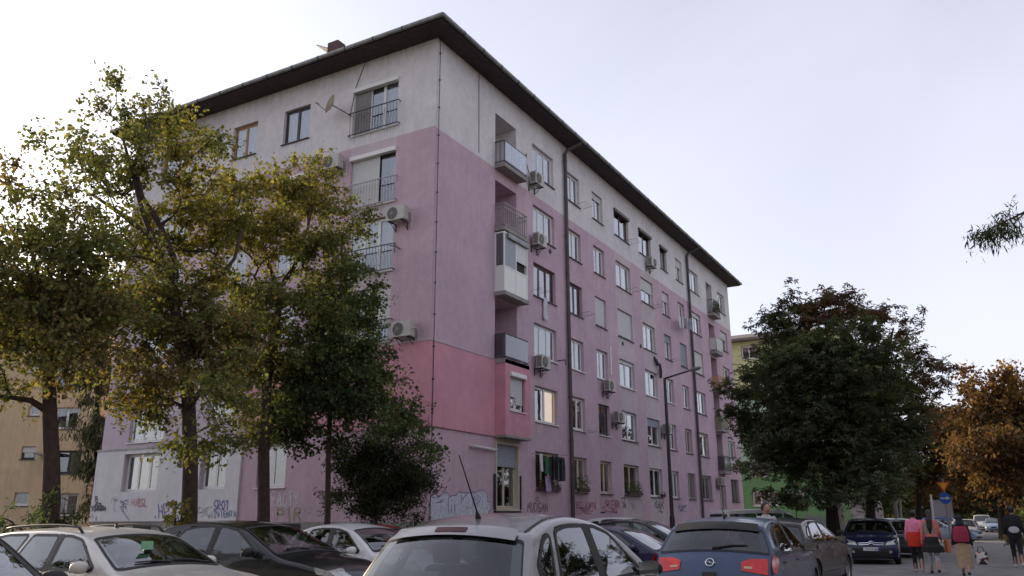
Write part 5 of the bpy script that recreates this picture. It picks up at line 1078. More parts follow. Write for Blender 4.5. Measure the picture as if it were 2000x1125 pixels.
    dens = lambda P, k=5: [tuple(np.array(P[i])*(1-q/k)+np.array(P[i+1])*q/k) for i in range(len(P)-1) for q in range(k)]+[tuple(P[-1])]
    for sgn in (1, -1):
        for P in side:
            g = patch(P, lambda x, z: smap(x, z, sgn, .004), G_car, 'side_window', t); rim(P, lambda x, z: smap(x, z, sgn, .007), M_rub, 'window_seal', g, .02)
        # door cut lines, handle, sill trim
        if 'fine' in opt:
            p0, p1 = spec['side'][0], spec['side'][1]; bx_ = (p0[-1][0]+p1[0][0])/2; ax = p0[0][0]-.10; rxq = p1[-2][0]+.06
            for P in ([(bx_, .96), (bx_, .36)], [(ax, belt-.02), (ax-.06, .6), (ax, .38), (bx_, .36)], [(bx_, .36), (rxq-.25, .38), (rxq-.12, .62), (rxq, belt-.02)]):
                line(dens(P), lambda x, z: smap(x, z, sgn, .002), M_rub, 'door_gap', t, .009)
            for hx in (bx_-.16, rxq-.16):
                b = MB(); q = smap(hx, belt-.10, sgn, .02); b.cbox(q, (.17, .03, .028)); b.build('door_handle', pm, t, bevel=.01)
            for a_, b2 in ((p0, p1),):
                P = [(a_[-1][0]-.01, belt+.0), (a_[-2][0]-.0, a_[-2][1]+.02), (b2[1][0], b2[1][1]+.02), (b2[0][0]+.01, belt)]; patch(P, lambda x, z: smap(x, z, sgn, .006), M_rub, 'pillar_trim', t, 2)
        # mirror
        mx_, mz = spec['side'][0][0][0]+.10, spec['side'][0][0][1]+.03; q = Vector(smap(mx_, mz, sgn, .13)); b = MB(); rings = []
        for k in range(7):
            a = -1+2*k/6; f = math.sqrt(max(.05, 1-a*a*.85)); rings.append([(q.x+.09*(math.cos(u_)*.5+.15)*f-.0, q.y+a*.115*sgn, q.z+.075*math.sin(u_)*f) for u_ in [2*math.pi*j/10 for j in range(10)]])
        b.loft(rings); mi = b.build('wing_mirror', pm if 'mirror_dark' not in opt else M_rub, t, smooth='all')
        b = MB(); b.cbox((q.x-.035, q.y, q.z), (.012, .19, .115)); b.build('mirror_glass', M_chrome, mi); b = MB(); b.tube([(q.x+.01, q.y-sgn*.1, q.z-.04), (q.x+.02, q.y-sgn*.2, q.z-.06)], .025, 6); b.build('mirror_stalk', M_rub, mi)
        for w_ in wx:
            cy = yside(w_, wr)-.10; wl = link('wheel', None, t, (L/2-w_, sgn*cy, wr))
            b = MB(); b.lathe([(wr*.66, -.085), (wr*.93, -.095), (wr, -.06), (wr, .06), (wr*.93, .095), (wr*.66, .085)], 24, axis='Y'); tm = b.build('tyre', M_tyre, wl, smooth=True)
            b = MB(); b.lathe([(wr*.67, sgn*.075), (wr*.62, sgn*.06), (wr*.60, sgn*.02)], 24, axis='Y'); b.lathe([(0, sgn*.045), (wr*.16, sgn*.045), (wr*.17, sgn*.02)], 12, axis='Y')
            for k in range(5):
                a = 2*math.pi*k/5+.3; c_, s2 = math.cos(a), math.sin(a); d_ = Vector((c_, 0, s2)); e_ = Vector((-s2, 0, c_))
                b.add([d_*wr*.1+e_*.05+Vector((0, sgn*.045, 0)), d_*wr*.1-e_*.05+Vector((0, sgn*.045, 0)), d_*wr*.62-e_*.035+Vector((0, sgn*.05, 0)), d_*wr*.62+e_*.035+Vector((0, sgn*.05, 0))], [(0, 1, 2, 3)])
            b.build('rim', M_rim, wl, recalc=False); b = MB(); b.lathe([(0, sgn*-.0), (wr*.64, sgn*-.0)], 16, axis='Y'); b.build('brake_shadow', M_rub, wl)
            b = MB(); n = 20; vs = []
            for k in range(n+1):
                a = -.12+(math.pi+.24)*k/n; vs += [loc2((w_+math.cos(a)*(wr+.035), sgn*(yside(w_+math.cos(a)*(wr+.035), wr+math.sin(a)*(wr+.035))+.004), wr+math.sin(a)*(wr+.035))), loc2((w_+math.cos(a)*(wr+.095), sgn*(yside(w_+math.cos(a)*(wr+.095), wr+math.sin(a)*(wr+.095))+.004), wr+math.sin(a)*(wr+.095))), loc2((w_+math.cos(a)*(wr+.035), sgn*(yside(w_, wr)-.3), wr+math.sin(a)*(wr+.035)))]
            b.add(vs, [(3*k, 3*k+1, 3*k+4, 3*k+3) for k in range(n)]); b.build('arch_lip', pm if lower is None else M_rub, t, smooth='all'); b = MB(); b.add(vs, [(3*k, 3*k+3, 3*k+5, 3*k+2) for k in range(n)]); b.build('wheel_well', M_rub, t, smooth='all')
    # wind screen and rear window on the top skin
    def tmap(off):
        def f(si, q):
            si = min(max(si, 0), NS-1.001); i = int(si); fr = si-i; q_ = abs(q)*nt_; j = min(int(q_), nt_-1) if q_ < nt_ else min(nt_+int((q_-nt_)), nt_+nf_-1); g = q_-j
            p = (A[i, j]*(1-fr)+A[i+1, j]*fr)*(1-g)+(A[i, j+1]*(1-fr)+A[i+1, j+1]*fr)*g; n = Nn[i]; sg = 1 if q >= 0 else -1
            return loc2((p[0]+n[0]*off, sg*p[1], p[2]+n[1]*off))
        return f
    def screen(i0, i1, nm, qm=.97):
        k = 10; cx = (i0+i1)/2; hs_ = (i1-i0)/2; O = []
        for (sx, sy) in ((-1, -1), (-1, 1), (1, 1), (1, -1)): O.append((sx, sy))
        pts = rounded([(a, b_) for a, b_ in O], .14, 5); D = []
        for a in range(len(pts)):
            p, q = np.array(pts[a]), np.array(pts[(a+1) % len(pts)]); n = max(1, int(np.linalg.norm(q-p)/.18))
            for u_ in range(n): D.append(tuple(p+(q-p)*u_/n))
        mpo = tmap(.005); g = patch([(cx+a*hs_, b_*qm) for a, b_ in D], mpo, G_car, nm, t, 7, (cx, 0))
        m2 = tmap(.008); b = MB(); vs = []
        for a, b_ in D: vs += [m2(cx+a*hs_*.94, b_*qm*.97), m2(cx+a*(hs_+.8), b_*(qm+.015))]
        n = len(D); b.add(vs, [(2*i, 2*((i+1) % n), 2*((i+1) % n)+1, 2*i+1) for i in range(n)]); b.build('screen_seal', M_rub, g, smooth='all'); return g
    ws = screen(iw0, iw1, 'windscreen'); rw = screen(ir0, ir1, 'rear_window', 1.06)
    # floor and cabin
    b = MB(); b.box((-L/2+.25, -W/2+.16, .18), (L/2-.3, W/2-.16, .30)); b.build('floor_pan', M_rub, t)
    b = MB(); xc = L/2-spec['cowl'][0]-.35; b.box((xc-.15, -W/2+.2, .55), (xc+.2, W/2-.2, belt-.02)); b.build('dashboard', M_seat, t, bevel=.04)
    for xq in ((spec['side'][0][-1][0]-.05, ), (spec['side'][1][-1][0]-.1, )):
        for yq in (-.36, .36):
            X = L/2-xq[0]; tl = Matrix.Rotation(R(-12), 3, 'Y'); b = MB(); b.cbox((X, yq, .80), (.14, .46, .58), tl); b.cbox((X+.25, yq, .50), (.5, .46, .14)); st = b.build('seat', M_seat, t, bevel=.045); st.data.polygons.foreach_set('use_smooth', [True]*len(st.data.polygons))
            b = MB(); b.cbox((X-.10, yq, 1.17*zmax/1.5), (.09, .25, .17), tl); b.build('headrest', M_seat, st, bevel=.035)
    b = MB(); b.tube([(L/2-spec['side'][0][0][0]-.42, .36+.18*math.cos(k*math.pi/8), belt-.02+.17*math.sin(k*math.pi/8)) for k in range(17)], .014, 5); b.build('steering_wheel', M_rub, t)
    t['_'] = 0; del t['_']
    return dict(t=t, S=S, smap=smap, tmap=tmap, patch=patch, rim=rim, line=line, dens=dens, L=L, W=W, zmax=zmax, body=body, yside=yside, NS=NS, idx=lambda x, z: float(np.argmin(np.linalg.norm(S-np.array((x, z)), axis=1))), ws=ws, rw=rw, loc2=loc2, pm=pm)
def skin(K, x0z0, x1z1, q0, q1, m, nm, par=None, off=.006, rr_=.15, rings=3):
    """rounded quad on the centre skin between silhouette points and lateral fractions"""
    i0, i1 = K['idx'](*x0z0), K['idx'](*x1z1); P = rounded([(i0, q0), (i0, q1), (i1, q1), (i1, q0)], min(abs(i1-i0), 9)*.0+.02, 3)
    D = []
    for a in range(len(P)):
        p, q = np.array(P[a]), np.array(P[(a+1) % len(P)]); n = max(1, int(abs(q[1]-p[1])/.08)+int(abs(q[0]-p[0])/3))
        for u_ in range(n): D.append(tuple(p+(q-p)*u_/n))
    return K['patch'](D, K['tmap'](off), m, nm, par or K['t'], rings)
def wiper(K, rear=True):
    f = K['tmap'](.02); i0, i1 = (K['idx'](*K['spec']['rbot'])-1, K['idx'](*K['spec']['rtop'])) if rear else (K['idx'](*K['spec']['cowl'])+.5, K['idx'](*K['spec']['wtop']))
    if rear:
        b = MB(); b.tube([f(i0+.5, .0), f(i0-1.2, -.35), f(i0-1.8, -.66)], [.02, .014, .006], 5); b.build('wiper', M_rub, K['t'])
    else:
        for q0, q1 in ((.75, .1), (-.02, -.62)):
            b = MB(); b.tube([f(i0, q0), f(i0+1.2, (q0+q1)/2), f(i0+1.6, q1)], [.016, .012, .008], 5); b.build('wiper', M_rub, K['t'])
def antenna(K, x, h, back=.3, r_=.005, base=True):
    f = K['tmap'](0.); p = Vector(f(K['idx'](x, 1.45), 0.)); b = MB(); b.tube([p+Vector((0, 0, -.01)), p+Vector((-.02, 0, .03)), p+Vector((-back*h*.1, 0, .06)), p+Vector((-back*h, 0, h))], [.03, .02, .008, r_], 6); b.build('antenna', M_rub, K['t'])
def plate(K, x, z, txt, front=True, q=.0):
    f = K['tmap'](.02); p = Vector(f(K['idx'](x, z), q)); s_ = 1 if front else -1
    b = MB(); b.box((-.012, -.26, -.056), (.012, .26, .056)); o = b.build('number_plate', M_plate, K['t'], loc=p, bevel=.004)
    b = MB(); b.box((s_*.0125, -.258 if not front else .20, -.054), (s_*.0145, -.20 if not front else .258, .054)); b.build('plate_band', M_plblue, o, recalc=False)
    n = len(txt); b = MB(); w_ = .41/n
    for i, ch in enumerate(txt):
        for st in FONT.get(ch, DIG.get(ch, [])):
            pts = [(s_*.0155, s_*(-.18+(i+.15+.6*x_)*w_)*(1), -.036+.072*z_) for x_, z_ in st]
            if len(pts) > 1: b.tube(pts, .005, 4, False)
    b.build('plate_lettering', M_rub, o); return o
DIG = {'8': [[(.5,.5),(0,.75),(.5,1),(1,.75),(.5,.5),(0,.25),(.5,0),(1,.25),(.5,.5)]], '6': [[(.9,1),(.1,.5),(.1,.1),(.9,.1),(.9,.45),(.1,.5)]], '4': [[(.8,0),(.8,1),(0,.35),(1,.35)]], '1': [[(.2,.8),(.5,1),(.5,0)]], '9': [[(.9,.55),(.1,.6),(.1,.95),(.9,.95),(.9,.5),(.2,0)]], '-': [[(.1,.5),(.9,.5)]], '0': [[(.5,1),(0,.6),(.15,.1),(.6,0),(1,.4),(.85,.9),(.5,1)]], '3': [[(0,.9),(.9,.9),(.4,.55),(.9,.3),(.5,0),(0,.1)]]}
def side_lamp(K, P, sgn, m, nm, off=.012, r_=.04): return K['patch'](rounded(P, r_), lambda x, z: K['smap'](x, z, sgn, off), m, nm, K['t'], 3)
def generic_lamps(K, amber=False):
    sp = K['spec']; L = K['L']; zb = sp['belt']
    for s_ in (1, -1):
        skin(K, (.06, .62*zb/.93), (.30, .78*zb/.93), s_*.52, s_*.98, M_lamp, 'headlight', off=.01); side_lamp(K, [(.12, .66*zb/.93), (.16, .74*zb/.93), (.46, .80*zb/.93), (.40, .70*zb/.93)], s_, M_lamp, 'headlight')
        skin(K, (L-.02, .62), (L-.14, .86*zb/.93), s_*.66, s_*.98, M_red, 'tail_light', off=.01); side_lamp(K, [(L-.34, .80*zb/.93), (L-.14, .86*zb/.93), (L-.08, .64), (L-.22, .66)], s_, M_red, 'tail_light')
    skin(K, (.0, .50), (.05, .64), -.45, .45, M_rub, 'grille', off=.008); skin(K, (.03, .28), (.0, .40), -.7, .7, M_rub, 'grille', off=.008)
def mk(label, spec, loc, heading, pm, lamps=True, **k):
    K = car(label, spec, loc, heading, pm, **k); K['spec'] = spec
    if lamps: generic_lamps(K)
    return K
def gp(x, y): return (x, y, 0)
P_silver = paint('silver', (.30, .295, .30), .75, .33); P_white = paint('white', (.68, .68, .68), 0., .3); P_whiteB = paint('warm_white', (.62, .60, .55), .1, .35); P_blue = paint('steel_blue', (.05, .08, .15), .5, .28); P_brown = paint('dark_brown', (.035, .03, .033), .4, .25); P_navy = paint('navy', (.012, .014, .05), .4, .22); P_black = paint('black', (.014, .015, .018), .3, .25); P_lblue = paint('light_blue', (.28, .36, .48), .5, .3); P_dgrey = paint('dark_grey', (.05, .055, .065), .4, .3); P_red = paint('red', (.35, .03, .03), 0., .3); P_royal = paint('royal_blue', (.04, .10, .36), .2, .35)

# --- silver small hatchback, rear towards us
HX = 0.   # cars parked along the street point along +X
K = mk('silver hatchback seen from behind with tall roof antenna', HATCH, gp(-15.99, -12.60), HX, P_silver, lamps=False, NS=190, opt=('fine', 'mirror_dark'))
antenna(K, 2.95, .50, .62); wiper(K)
for sg in (1, -1):
    i0, i1 = K['idx'](3.24, 1.40), K['idx'](1.72, 1.42); f = K['tmap'](.006); b = MB(); vs = []
    for k in range(25):
        i = i1+(i0-i1)*k/24; vs += [f(i, sg*.955), f(i, sg*.99)]
    b.add(vs, [(2*k, 2*k+1, 2*k+3, 2*k+2) for k in range(24)]); b.build('roof_strip', M_rub, K['t'], smooth='all')
skin(K, (3.28, 1.385), (3.38, 1.32), -.93, .93, P_silver, 'spoiler', off=.035); skin(K, (3.325, 1.36), (3.375, 1.325), -.24, .24, M_redd, 'brake_light', off=.039)
b = MB(); b.box((-1.55, -.52, .80), (-1.10, .52, .83)); b.build('parcel_shelf', mat('shelf_pale', (.35, .38, .37), .9), K['t'])
b = MB(); b.cbox((-1.40, .32, .94), (.05, .38, .24)); b.build('paper_box', mat('paper_pale', (.5, .53, .52), .9), K['t'], bevel=.01)
for sg in (1, -1): skin(K, (3.70, .93), (3.84, .68), sg*.78, sg*.99, M_red, 'tail_light', off=.01); side_lamp(K, [(3.40, .92), (3.62, 1.0), (3.72, .74), (3.5, .76)], sg, M_red, 'tail_light')
# --- steel blue hatchback with round emblem
K = mk('steel blue hatchback with round chrome emblem and red tail lights', GOLF, gp(-8.82, -12.66), R(1.5), P_blue, lamps=False, NS=170, opt=('fine', 'mirror_dark'))
antenna(K, 3.35, .14, .5, .006); wiper(K)
for sg in (1, -1):
    K['patch'](rounded([(K['idx'](4.29, .90), sg*.55), (K['idx'](4.24, .945), sg*.72), (K['idx'](4.22, .96), sg*1.0), (K['idx'](4.37, .74), sg*1.0), (K['idx'](4.365, .755), sg*.56)], .02), K['tmap'](.014), M_red, 'tail_light', K['t'], 4)
    side_lamp(K, [(3.92, .90), (4.14, .99), (4.34, .86), (4.34, .73), (4.10, .72)], sg, M_red, 'tail_light', .014)
    skin(K, (4.355, .78), (4.33, .83), sg*.60, sg*.74, M_amb, 'reversing_light', off=.02)
skin(K, (3.80, 1.40), (3.93, 1.32), -.95, .95, M_rub, 'spoiler', off=.03)
f = K['tmap'](.018); c = Vector(f(K['idx'](4.275, .905), 0)); c2 = Vector(f(K['idx'](4.36, .775), 0)); up_ = (c-c2).normalized(); yy = Vector((0, 1, 0)); ctr = (c*.62+c2*.38)+Vector((-.008, 0, 0))
b = MB(); b.tube([ctr+yy*.058*math.cos(k*math.pi/12)+up_*.058*math.sin(k*math.pi/12) for k in range(25)], .008, 6, False); em = b.build('emblem', M_chrome, K['t'], smooth='all')
b = MB(); b.tube([ctr+yy*.085+up_*.004, ctr+yy*.01+up_*.012, ctr-yy*.01-up_*.012, ctr-yy*.085-up_*.004], [.004, .009, .009, .004], 5); b.build('emblem_bolt', M_chrome, em)
skin(K, (4.385, .72), (4.40, .66), -.13, .13, M_rub, 'tailgate_handle', off=.01)
b = MB(); b.cbox((-1.35, -.25, 1.12), (.01, .16, .07)); b.build('paper', mat('paper_pale', (.5, .53, .52), .9), K['t'])
# --- dark brown car in front of it
K = mk('dark brown hatchback parked nose to tail with the blue one', GOLF, gp(-2.6, -12.15), R(-5), P_brown, NS=130, opt=('fine', 'mirror_dark'))
# --- navy car facing us with double chevron bars
K = mk('navy car facing down the street with chrome chevrons on its grille', GOLF, gp(9.85, -12.3), R(187), P_navy, lamps=False, NS=130, opt=('fine', 'mirror_dark'))
wiper(K, False)
for sg in (1, -1):
    K['patch'](rounded([(K['idx'](.04, .635), sg*.58), (K['idx'](.16, .74), sg*.66), (K['idx'](.46, .845), sg*.99), (K['idx'](.10, .69), sg*.99)], .02), K['tmap'](.012), M_lamp, 'headlight', K['t'], 4); side_lamp(K, [(.12, .68), (.18, .80), (.55, .86), (.45, .72)], sg, M_lamp, 'headlight')
    skin(K, (.0, .36), (-.015, .44), sg*.72, sg*.84, M_lamp, 'fog_light', off=.012)
    for dz in (0, .055):
        f = K['tmap'](.03); i = K['idx'](.035, .635+dz*.0)+dz*30; b = MB(); b.tube([f(i, sg*.52), f(i, sg*.14), f(i+1.6, 0)], .014, 5); b.build('chevron_bar', M_chrome, K['t'])
skin(K, (.07, .24), (-.015, .52), -.8, .8, M_rub, 'grille', off=.008); plate(K, -.02, .50, 'T14-K-866', True)
K = mk('dark grey car parked behind the navy one', GOLF, gp(15.4, -12.6), R(186), P_dgrey, NS=90, opt=('mirror_dark',)); wiper(K, False)
# --- row of bays: noses to the street, -Y
hd = R(-90)
pE = Vector((-15.87, -6.54, 0)); K = mk('cream white estate car with roof rails', ESTATE, (pE.x, pE.y, -.03), hd, P_whiteB, NS=150, opt=('fine',)); wiper(K, False)
for sg in (1, -1):
    f = K['tmap'](.055); b = MB(); ps_ = [f(K['idx'](2.45, 1.39)+(K['idx'](4.0, 1.38)-K['idx'](2.45, 1.39))*k/10, sg*.985) for k in range(11)]; g0 = K['tmap'](.0)
    b.tube([g0(K['idx'](2.35, 1.38), sg*.985)]+ps_+[g0(K['idx'](4.1, 1.37), sg*.985)], .017, 6); b.build('roof_rail', M_rub, K['t'], smooth='all')
antenna(K, 2.55, .05, .8, .012)
b = MB(); b.cbox((.62, -.18, 1.20), (.02, .16, .10)); b.build('paper', mat('paper_green', (.25, .5, .3), .9), K['t'])
CARS_ROW = [('black hatchback parked between the cream estate and the white car', GOLF, (-12.65, -5.66), 0, P_black, 130, ('fine', 'mirror_dark'), 4, -.02),
 ('small white hatchback partly hidden behind the black one', HATCH, (-9.42, -5.22), 0, P_white, 110, ('fine',), -6, -.1),
 ('white crossover with its bonnet towards the street behind the silver car', SUV, (9.7, -3.3), 0, P_white, 110, ('fine',), 0, -.02),
 ('black car with pale pillars beside the white crossover', GOLF, 1268, 28., P_black, 100, (), 0, -.02),
 ('red car showing a sliver of roof behind the silver hatchback', HATCH, 760, 21.0, P_red, 80, (), 0, -.14)]
for lab, spc, px, dd, pm_, ns, op, rot, dz in CARS_ROW:
    p = at_dist(px, dd) if dd else Vector((*px, 0)); K = mk(lab, spc, (p.x, p.y, dz), R(-90+rot), pm_, NS=ns, opt=op)
    if 'fine' in op: wiper(K, False)
p = at_dist(-190, 8.4); K = mk('dark car with only its windscreen edge in view beside the cream estate', GOLF, (p.x, p.y, -.02), R(-100), P_black, NS=110, opt=('mirror_dark',))
p = at_dist(1225, 19.5); K = mk('dark blue car low behind the silver hatchback', SEDAN, (p.x, p.y, -.1), R(-90), P_navy, NS=90, opt=())
p = Vector((15.2, -7.4, 0)); K = mk('white passenger van with dark side windows behind the cars', VAN, (p.x, p.y, 0), R(-45), P_white, name='van', cat='van', NS=90)
p = Vector((39.2, -13.0, 0)); K = mk('light blue sedan crossing behind the walking women', SEDAN, (p.x, p.y, 0), R(-106), P_lblue, NS=90)
p = at_dist(1852, 72.); K = mk('royal blue car behind the light blue sedan', SUV, (p.x, p.y, 0), R(-88), P_royal, NS=70)
p = at_dist(1882, 70.); K = mk('distant white car behind the light blue sedan', SEDAN, (p.x, p.y, 0), R(178), P_white, NS=60)
p = at_dist(1918, 112.); K = mk('distant cream van facing down the road', VAN, (p.x, p.y, 0), R(182), P_whiteB, name='van', cat='van', NS=60)
p = at_dist(1938, 108.); K = mk('distant light blue car beside the cream van', HATCH, (p.x, p.y, 0), R(182), P_lblue, NS=60)
# ------------------------------------------------------------------ people
M_skin = mat('skin', (.42, .24, .17), .55, var=.06); M_hair = mat('hair_dark', (.015, .012, .011), .5, var=.3, scale=30)
def ell(b, c, r_, n=12, m_=8):
    rings = [[(c[0]+r_[0]*math.sin(a)*math.cos(u_), c[1]+r_[1]*math.sin(a)*math.sin(u_), c[2]+r_[2]*math.cos(a)) for u_ in [2*math.pi*j/n for j in range(n)]] for a in [math.pi*(.04+.92*k/m_) for k in range(m_+1)]]
    b.loft(rings)
def limb(b, pts, rs): 
    P = []; Q = []
    for i in range(len(pts)-1):
        for k in range(4): f = k/4; P.append(Vector(pts[i])*(1-f)+Vector(pts[i+1])*f); Q.append(rs[i]*(1-f)+rs[i+1]*f)
    P.append(Vector(pts[-1])); Q.append(rs[-1]); b.tube(P, Q, 10)
    for p, r_ in zip(pts, rs): ell(b, p, (r_*.98,)*3, 10, 6)
def torso(b, rows): b.loft([[(c+dx*math.cos(u_), wy*math.sin(u_), z) for u_ in [2*math.pi*j/16 for j in range(16)]] for (z, c, dx, wy) in rows])
def fin(b, nm, m_, par, vox=.010, sm=2):
    o = b.build(nm, m_, par, smooth='all'); md = o.modifiers.new('union', 'REMESH'); md.mode = 'VOXEL'; md.voxel_size = vox; md.use_smooth_shade = True
    s_ = o.modifiers.new('soften', 'SMOOTH'); s_.iterations = sm; s_.factor = .5; return o
def person(label, loc, face, h, stride=.26, arms=((-.10, .0), (.12, .05)), top=None, top_len=.95, legs=None, leg_to=.08, skirt=None, shoes=None, hair='short', hood=None, seat=0.):
    """face: heading angle; arms: forward swing of (left, right) hand"""
    t = thing('person', label, 'person', loc, face); k = h/1.72; V = lambda x, y, z: Vector((x, y, z))*k
    hipz, kz = .90, .49
    feet = [V(stride, .09, .05), V(-stride*.9, -.09, .10)]; hips = [V(0, .085, hipz), V(0, -.085, hipz)]; knees = [V(stride*.62+.05, .088, kz), V(-stride*.25+.05, -.088, kz+.0)]
    sh = [V(-.01, .158, 1.41), V(-.01, -.158, 1.41)]; el = []; ha = []
    for i, s_ in ((0, 1), (1, -1)):
        f, up_ = arms[i]; el.append(V(-.05+f*.5, s_*.215, 1.13)); ha.append(V(.02+f, s_*.245, .90+up_))
    b = MB(); torso(b, [(z*k, c*k, dx*k, wy*k) for z, c, dx, wy in ((.84, -.01, .07, .10), (.90, -.02, .115, .155), (1.0, -.01, .105, .15), (1.1, 0, .095, .13), (1.22, 0, .105, .145), (1.34, 0, .105, .165), (1.42, -.005, .085, .155), (1.47, -.01, .06, .09), (1.50, -.01, .05, .055))])
    limb(b, [V(-.005, 0, 1.46), V(.01, 0, 1.56)], [.052*k, .047*k]); ell(b, V(.025, 0, 1.612), (.100*k, .080*k, .118*k), 16, 12); ell(b, V(.045, 0, 1.565), (.062*k, .055*k, .06*k)); ell(b, V(.122, 0, 1.60), (.018*k, .014*k, .026*k), 8, 6)
    for s_ in (1, -1): ell(b, V(.02, s_*.075, 1.61), (.018*k, .010*k, .030*k), 8, 6)
    for i in (0, 1):
        limb(b, [sh[i], el[i], ha[i]], [.048*k, .038*k, .025*k]); limb(b, [hips[i], knees[i], feet[i]+V(-.03, 0, .03)], [.082*k, .054*k, .036*k]); limb(b, [feet[i]+V(-.05, 0, -.02), feet[i]+V(.13, 0, -.03)], [.036*k, .028*k])
        s_ = 1 if i == 0 else -1; d = (ha[i]-el[i]).normalized(); c = ha[i]+d*.05*k; limb(b, [ha[i], c+d*.02*k], [.024*k, .034*k]); lat = Vector((1, 0, 0))
        for q, ln in ((-.028, .055), (-.010, .066), (.010, .062), (.026, .048)): limb(b, [c+lat*q*k+d*.03*k, c+lat*q*k+d*(.03+ln*.6)*k+Vector((0, -s_*.006, 0)), c+lat*q*k+d*(.03+ln)*k+Vector((0, -s_*.018, 0))], [.010*k, .0095*k, .008*k])
        limb(b, [ha[i]+lat*.022*k, ha[i]+lat*.048*k+d*.035*k, ha[i]+lat*.052*k+d*.07*k], [.012*k, .011*k, .009*k])
    fin(b, 'body', M_skin, t, .009*k)
    for s_ in (1, -1):
        b = MB(); ell(b, V(.108, s_*.031, 1.625), (.010*k, .014*k, .008*k), 8, 6); b.build('eye', M_rub, t, smooth='all')
    b = MB(); ell(b, V(.112, 0, 1.555), (.008*k, .025*k, .007*k), 8, 6); b.build('mouth', mat('lips', (.30, .10, .09), .5), t, smooth='all')
    if top:
        b = MB(); torso(b, [(z*k, c*k, dx*k, wy*k) for z, c, dx, wy in [r_ for r_ in ((.70, -.01, .16, .20), (.80, -.01, .155, .20), (.90, -.02, .15, .192), (1.0, -.01, .14, .185), (1.1, 0, .13, .17), (1.22, 0, .135, .178), (1.34, 0, .132, .178), (1.42, -.005, .108, .155), (1.475, -.01, .072, .090), (1.495, -.01, .066, .075)) if r_[0] >= top_len-.01]])
        for i in (0, 1): limb(b, [sh[i], el[i], ha[i]], [.060*k, .050*k, .040*k])
        fin(b, 'top', top, t, .013*k, 3)
    if legs:
        b = MB(); torso(b, [(z*k, c*k, dx*k, wy*k) for z, c, dx, wy in ((.80, -.01, .10, .13), (.88, -.02, .13, .17), (.98, -.01, .122, .168), (1.03, -.01, .115, .16))])
        for i in (0, 1): limb(b, [hips[i], knees[i], knees[i]+(feet[i]-knees[i])*(1-leg_to)], [.095*k, .068*k, .052*k])
        fin(b, 'trousers', legs, t, .013*k, 3)
    if skirt:
        m_, z1, wd = skirt; b = MB(); torso(b, [(z*k, c*k, dx*k, wy*k) for z, c, dx, wy in ((z1, .02, wd*.9, wd), (z1+.15, .01, wd*.85, wd*.95), (.80, -.01, .165, .20), (.92, -.02, .15, .185), (1.02, -.01, .125, .168))]); fin(b, 'skirt', m_, t, .014*k, 3)
    for i in (0, 1):
        b = MB(); p = feet[i]; limb(b, [p+V(-.055, 0, -.005), p+V(.03, 0, -.012), p+V(.14, 0, -.022)], [.046*k, .044*k, .034*k]); fin(b, 'shoe', shoes or M_rub, t, .010*k, 1)
    if hair:
        b = MB(); ell(b, V(.0, 0, 1.635), (.112*k, .096*k, .112*k), 16, 10)
        if hair == 'long': limb(b, [V(-.06, 0, 1.60), V(-.105, 0, 1.45), V(-.12, .0, 1.25), V(-.12, 0, 1.10)], [.075*k, .085*k, .075*k, .035*k])
        if hair == 'bun': ell(b, V(-.10, 0, 1.66), (.05*k,)*3)
        o = fin(b, 'hair', M_hair, t, .010*k, 1)
        b2 = MB()
    if hood: b = MB(); ell(b, V(-.005, 0, 1.62), (.112*k, .098*k, .128*k), 16, 10); limb(b, [V(-.03, 0, 1.56), V(-.05, 0, 1.46)], [.095*k, .13*k]); fin(b, 'headscarf', hood, t, .012*k, 3)
    return t, k
fabm = lambda n, c: mat('fabric_'+n, c, .9, var=.18, scale=14, bump=.3, bscale=40)
AW = R(4)
p = at_dist(1783, 27.0); t1, k = person('woman in pink top with red jacket tied at her waist walking away', (p.x, p.y, 0), AW, 1.68, .30, ((.10, .06), (-.12, .04)), fabm('pink', (.85, .26, .42)), 1.0, fabm('leggings_black', (.02, .02, .022)), .12, None, mat('shoe_tan', (.45, .38, .32), .7), 'bun')
b = MB(); torso(b, [(z, c, dx, wy) for z, c, dx, wy in ((.70, -.03, .17, .205), (.85, -.02, .18, .22), (.98, -.01, .165, .21), (1.10, 0, .15, .19))]); fin(b, 'tied_jacket', fabm('red', (.62, .035, .02)), t1, .014, 3)
p = at_dist(1814, 26.5); t2, k = person('woman with long black hair, striped jacket and black skirt walking away', (p.x, p.y, 0), AW, 1.68, .27, ((-.05, .0), (.14, .06)), fabm('coral', (.62, .20, .17)), 1.0, fabm('leggings_pale', (.42, .43, .50)), .12, (fabm('black_skirt', (.018, .018, .02)), .58, .30), mat('shoe_black', (.02, .02, .022), .6), 'long')
b = MB()
for yy_ in (-.07, .10): b.box((-.152, yy_, 1.06), (-.138, yy_+.05, 1.36))
b.build('stripe', fabm('teal', (.12, .36, .36)), t2)
b = MB(); b.prism([(-.16, 0), (.16, 0), (.13, .34), (-.13, .34)], -.05, .05); o = b.build('tote_bag', fabm('orange_bag', (.55, .20, .10)), bevel=.02); o.location = (p.x+.25, p.y-.36, .56); o.rotation_euler.z = R(20); tag(o, 'orange tote bag in the hand of the long haired woman', 'bag')
p = at_dist(1873, 25.8); t3, k = person('woman in headscarf, black jacket and beige skirt walking away', (p.x, p.y, 0), R(-2), 1.53, .24, ((-.08, .0), (.02, .0)), fabm('black_jacket', (.016, .016, .022)), .86, None, .1, (fabm('beige', (.42, .31, .20)), .22, .22), mat('shoe_black', (.02, .02, .022), .6), None, fabm('scarf', (.014, .015, .026)))
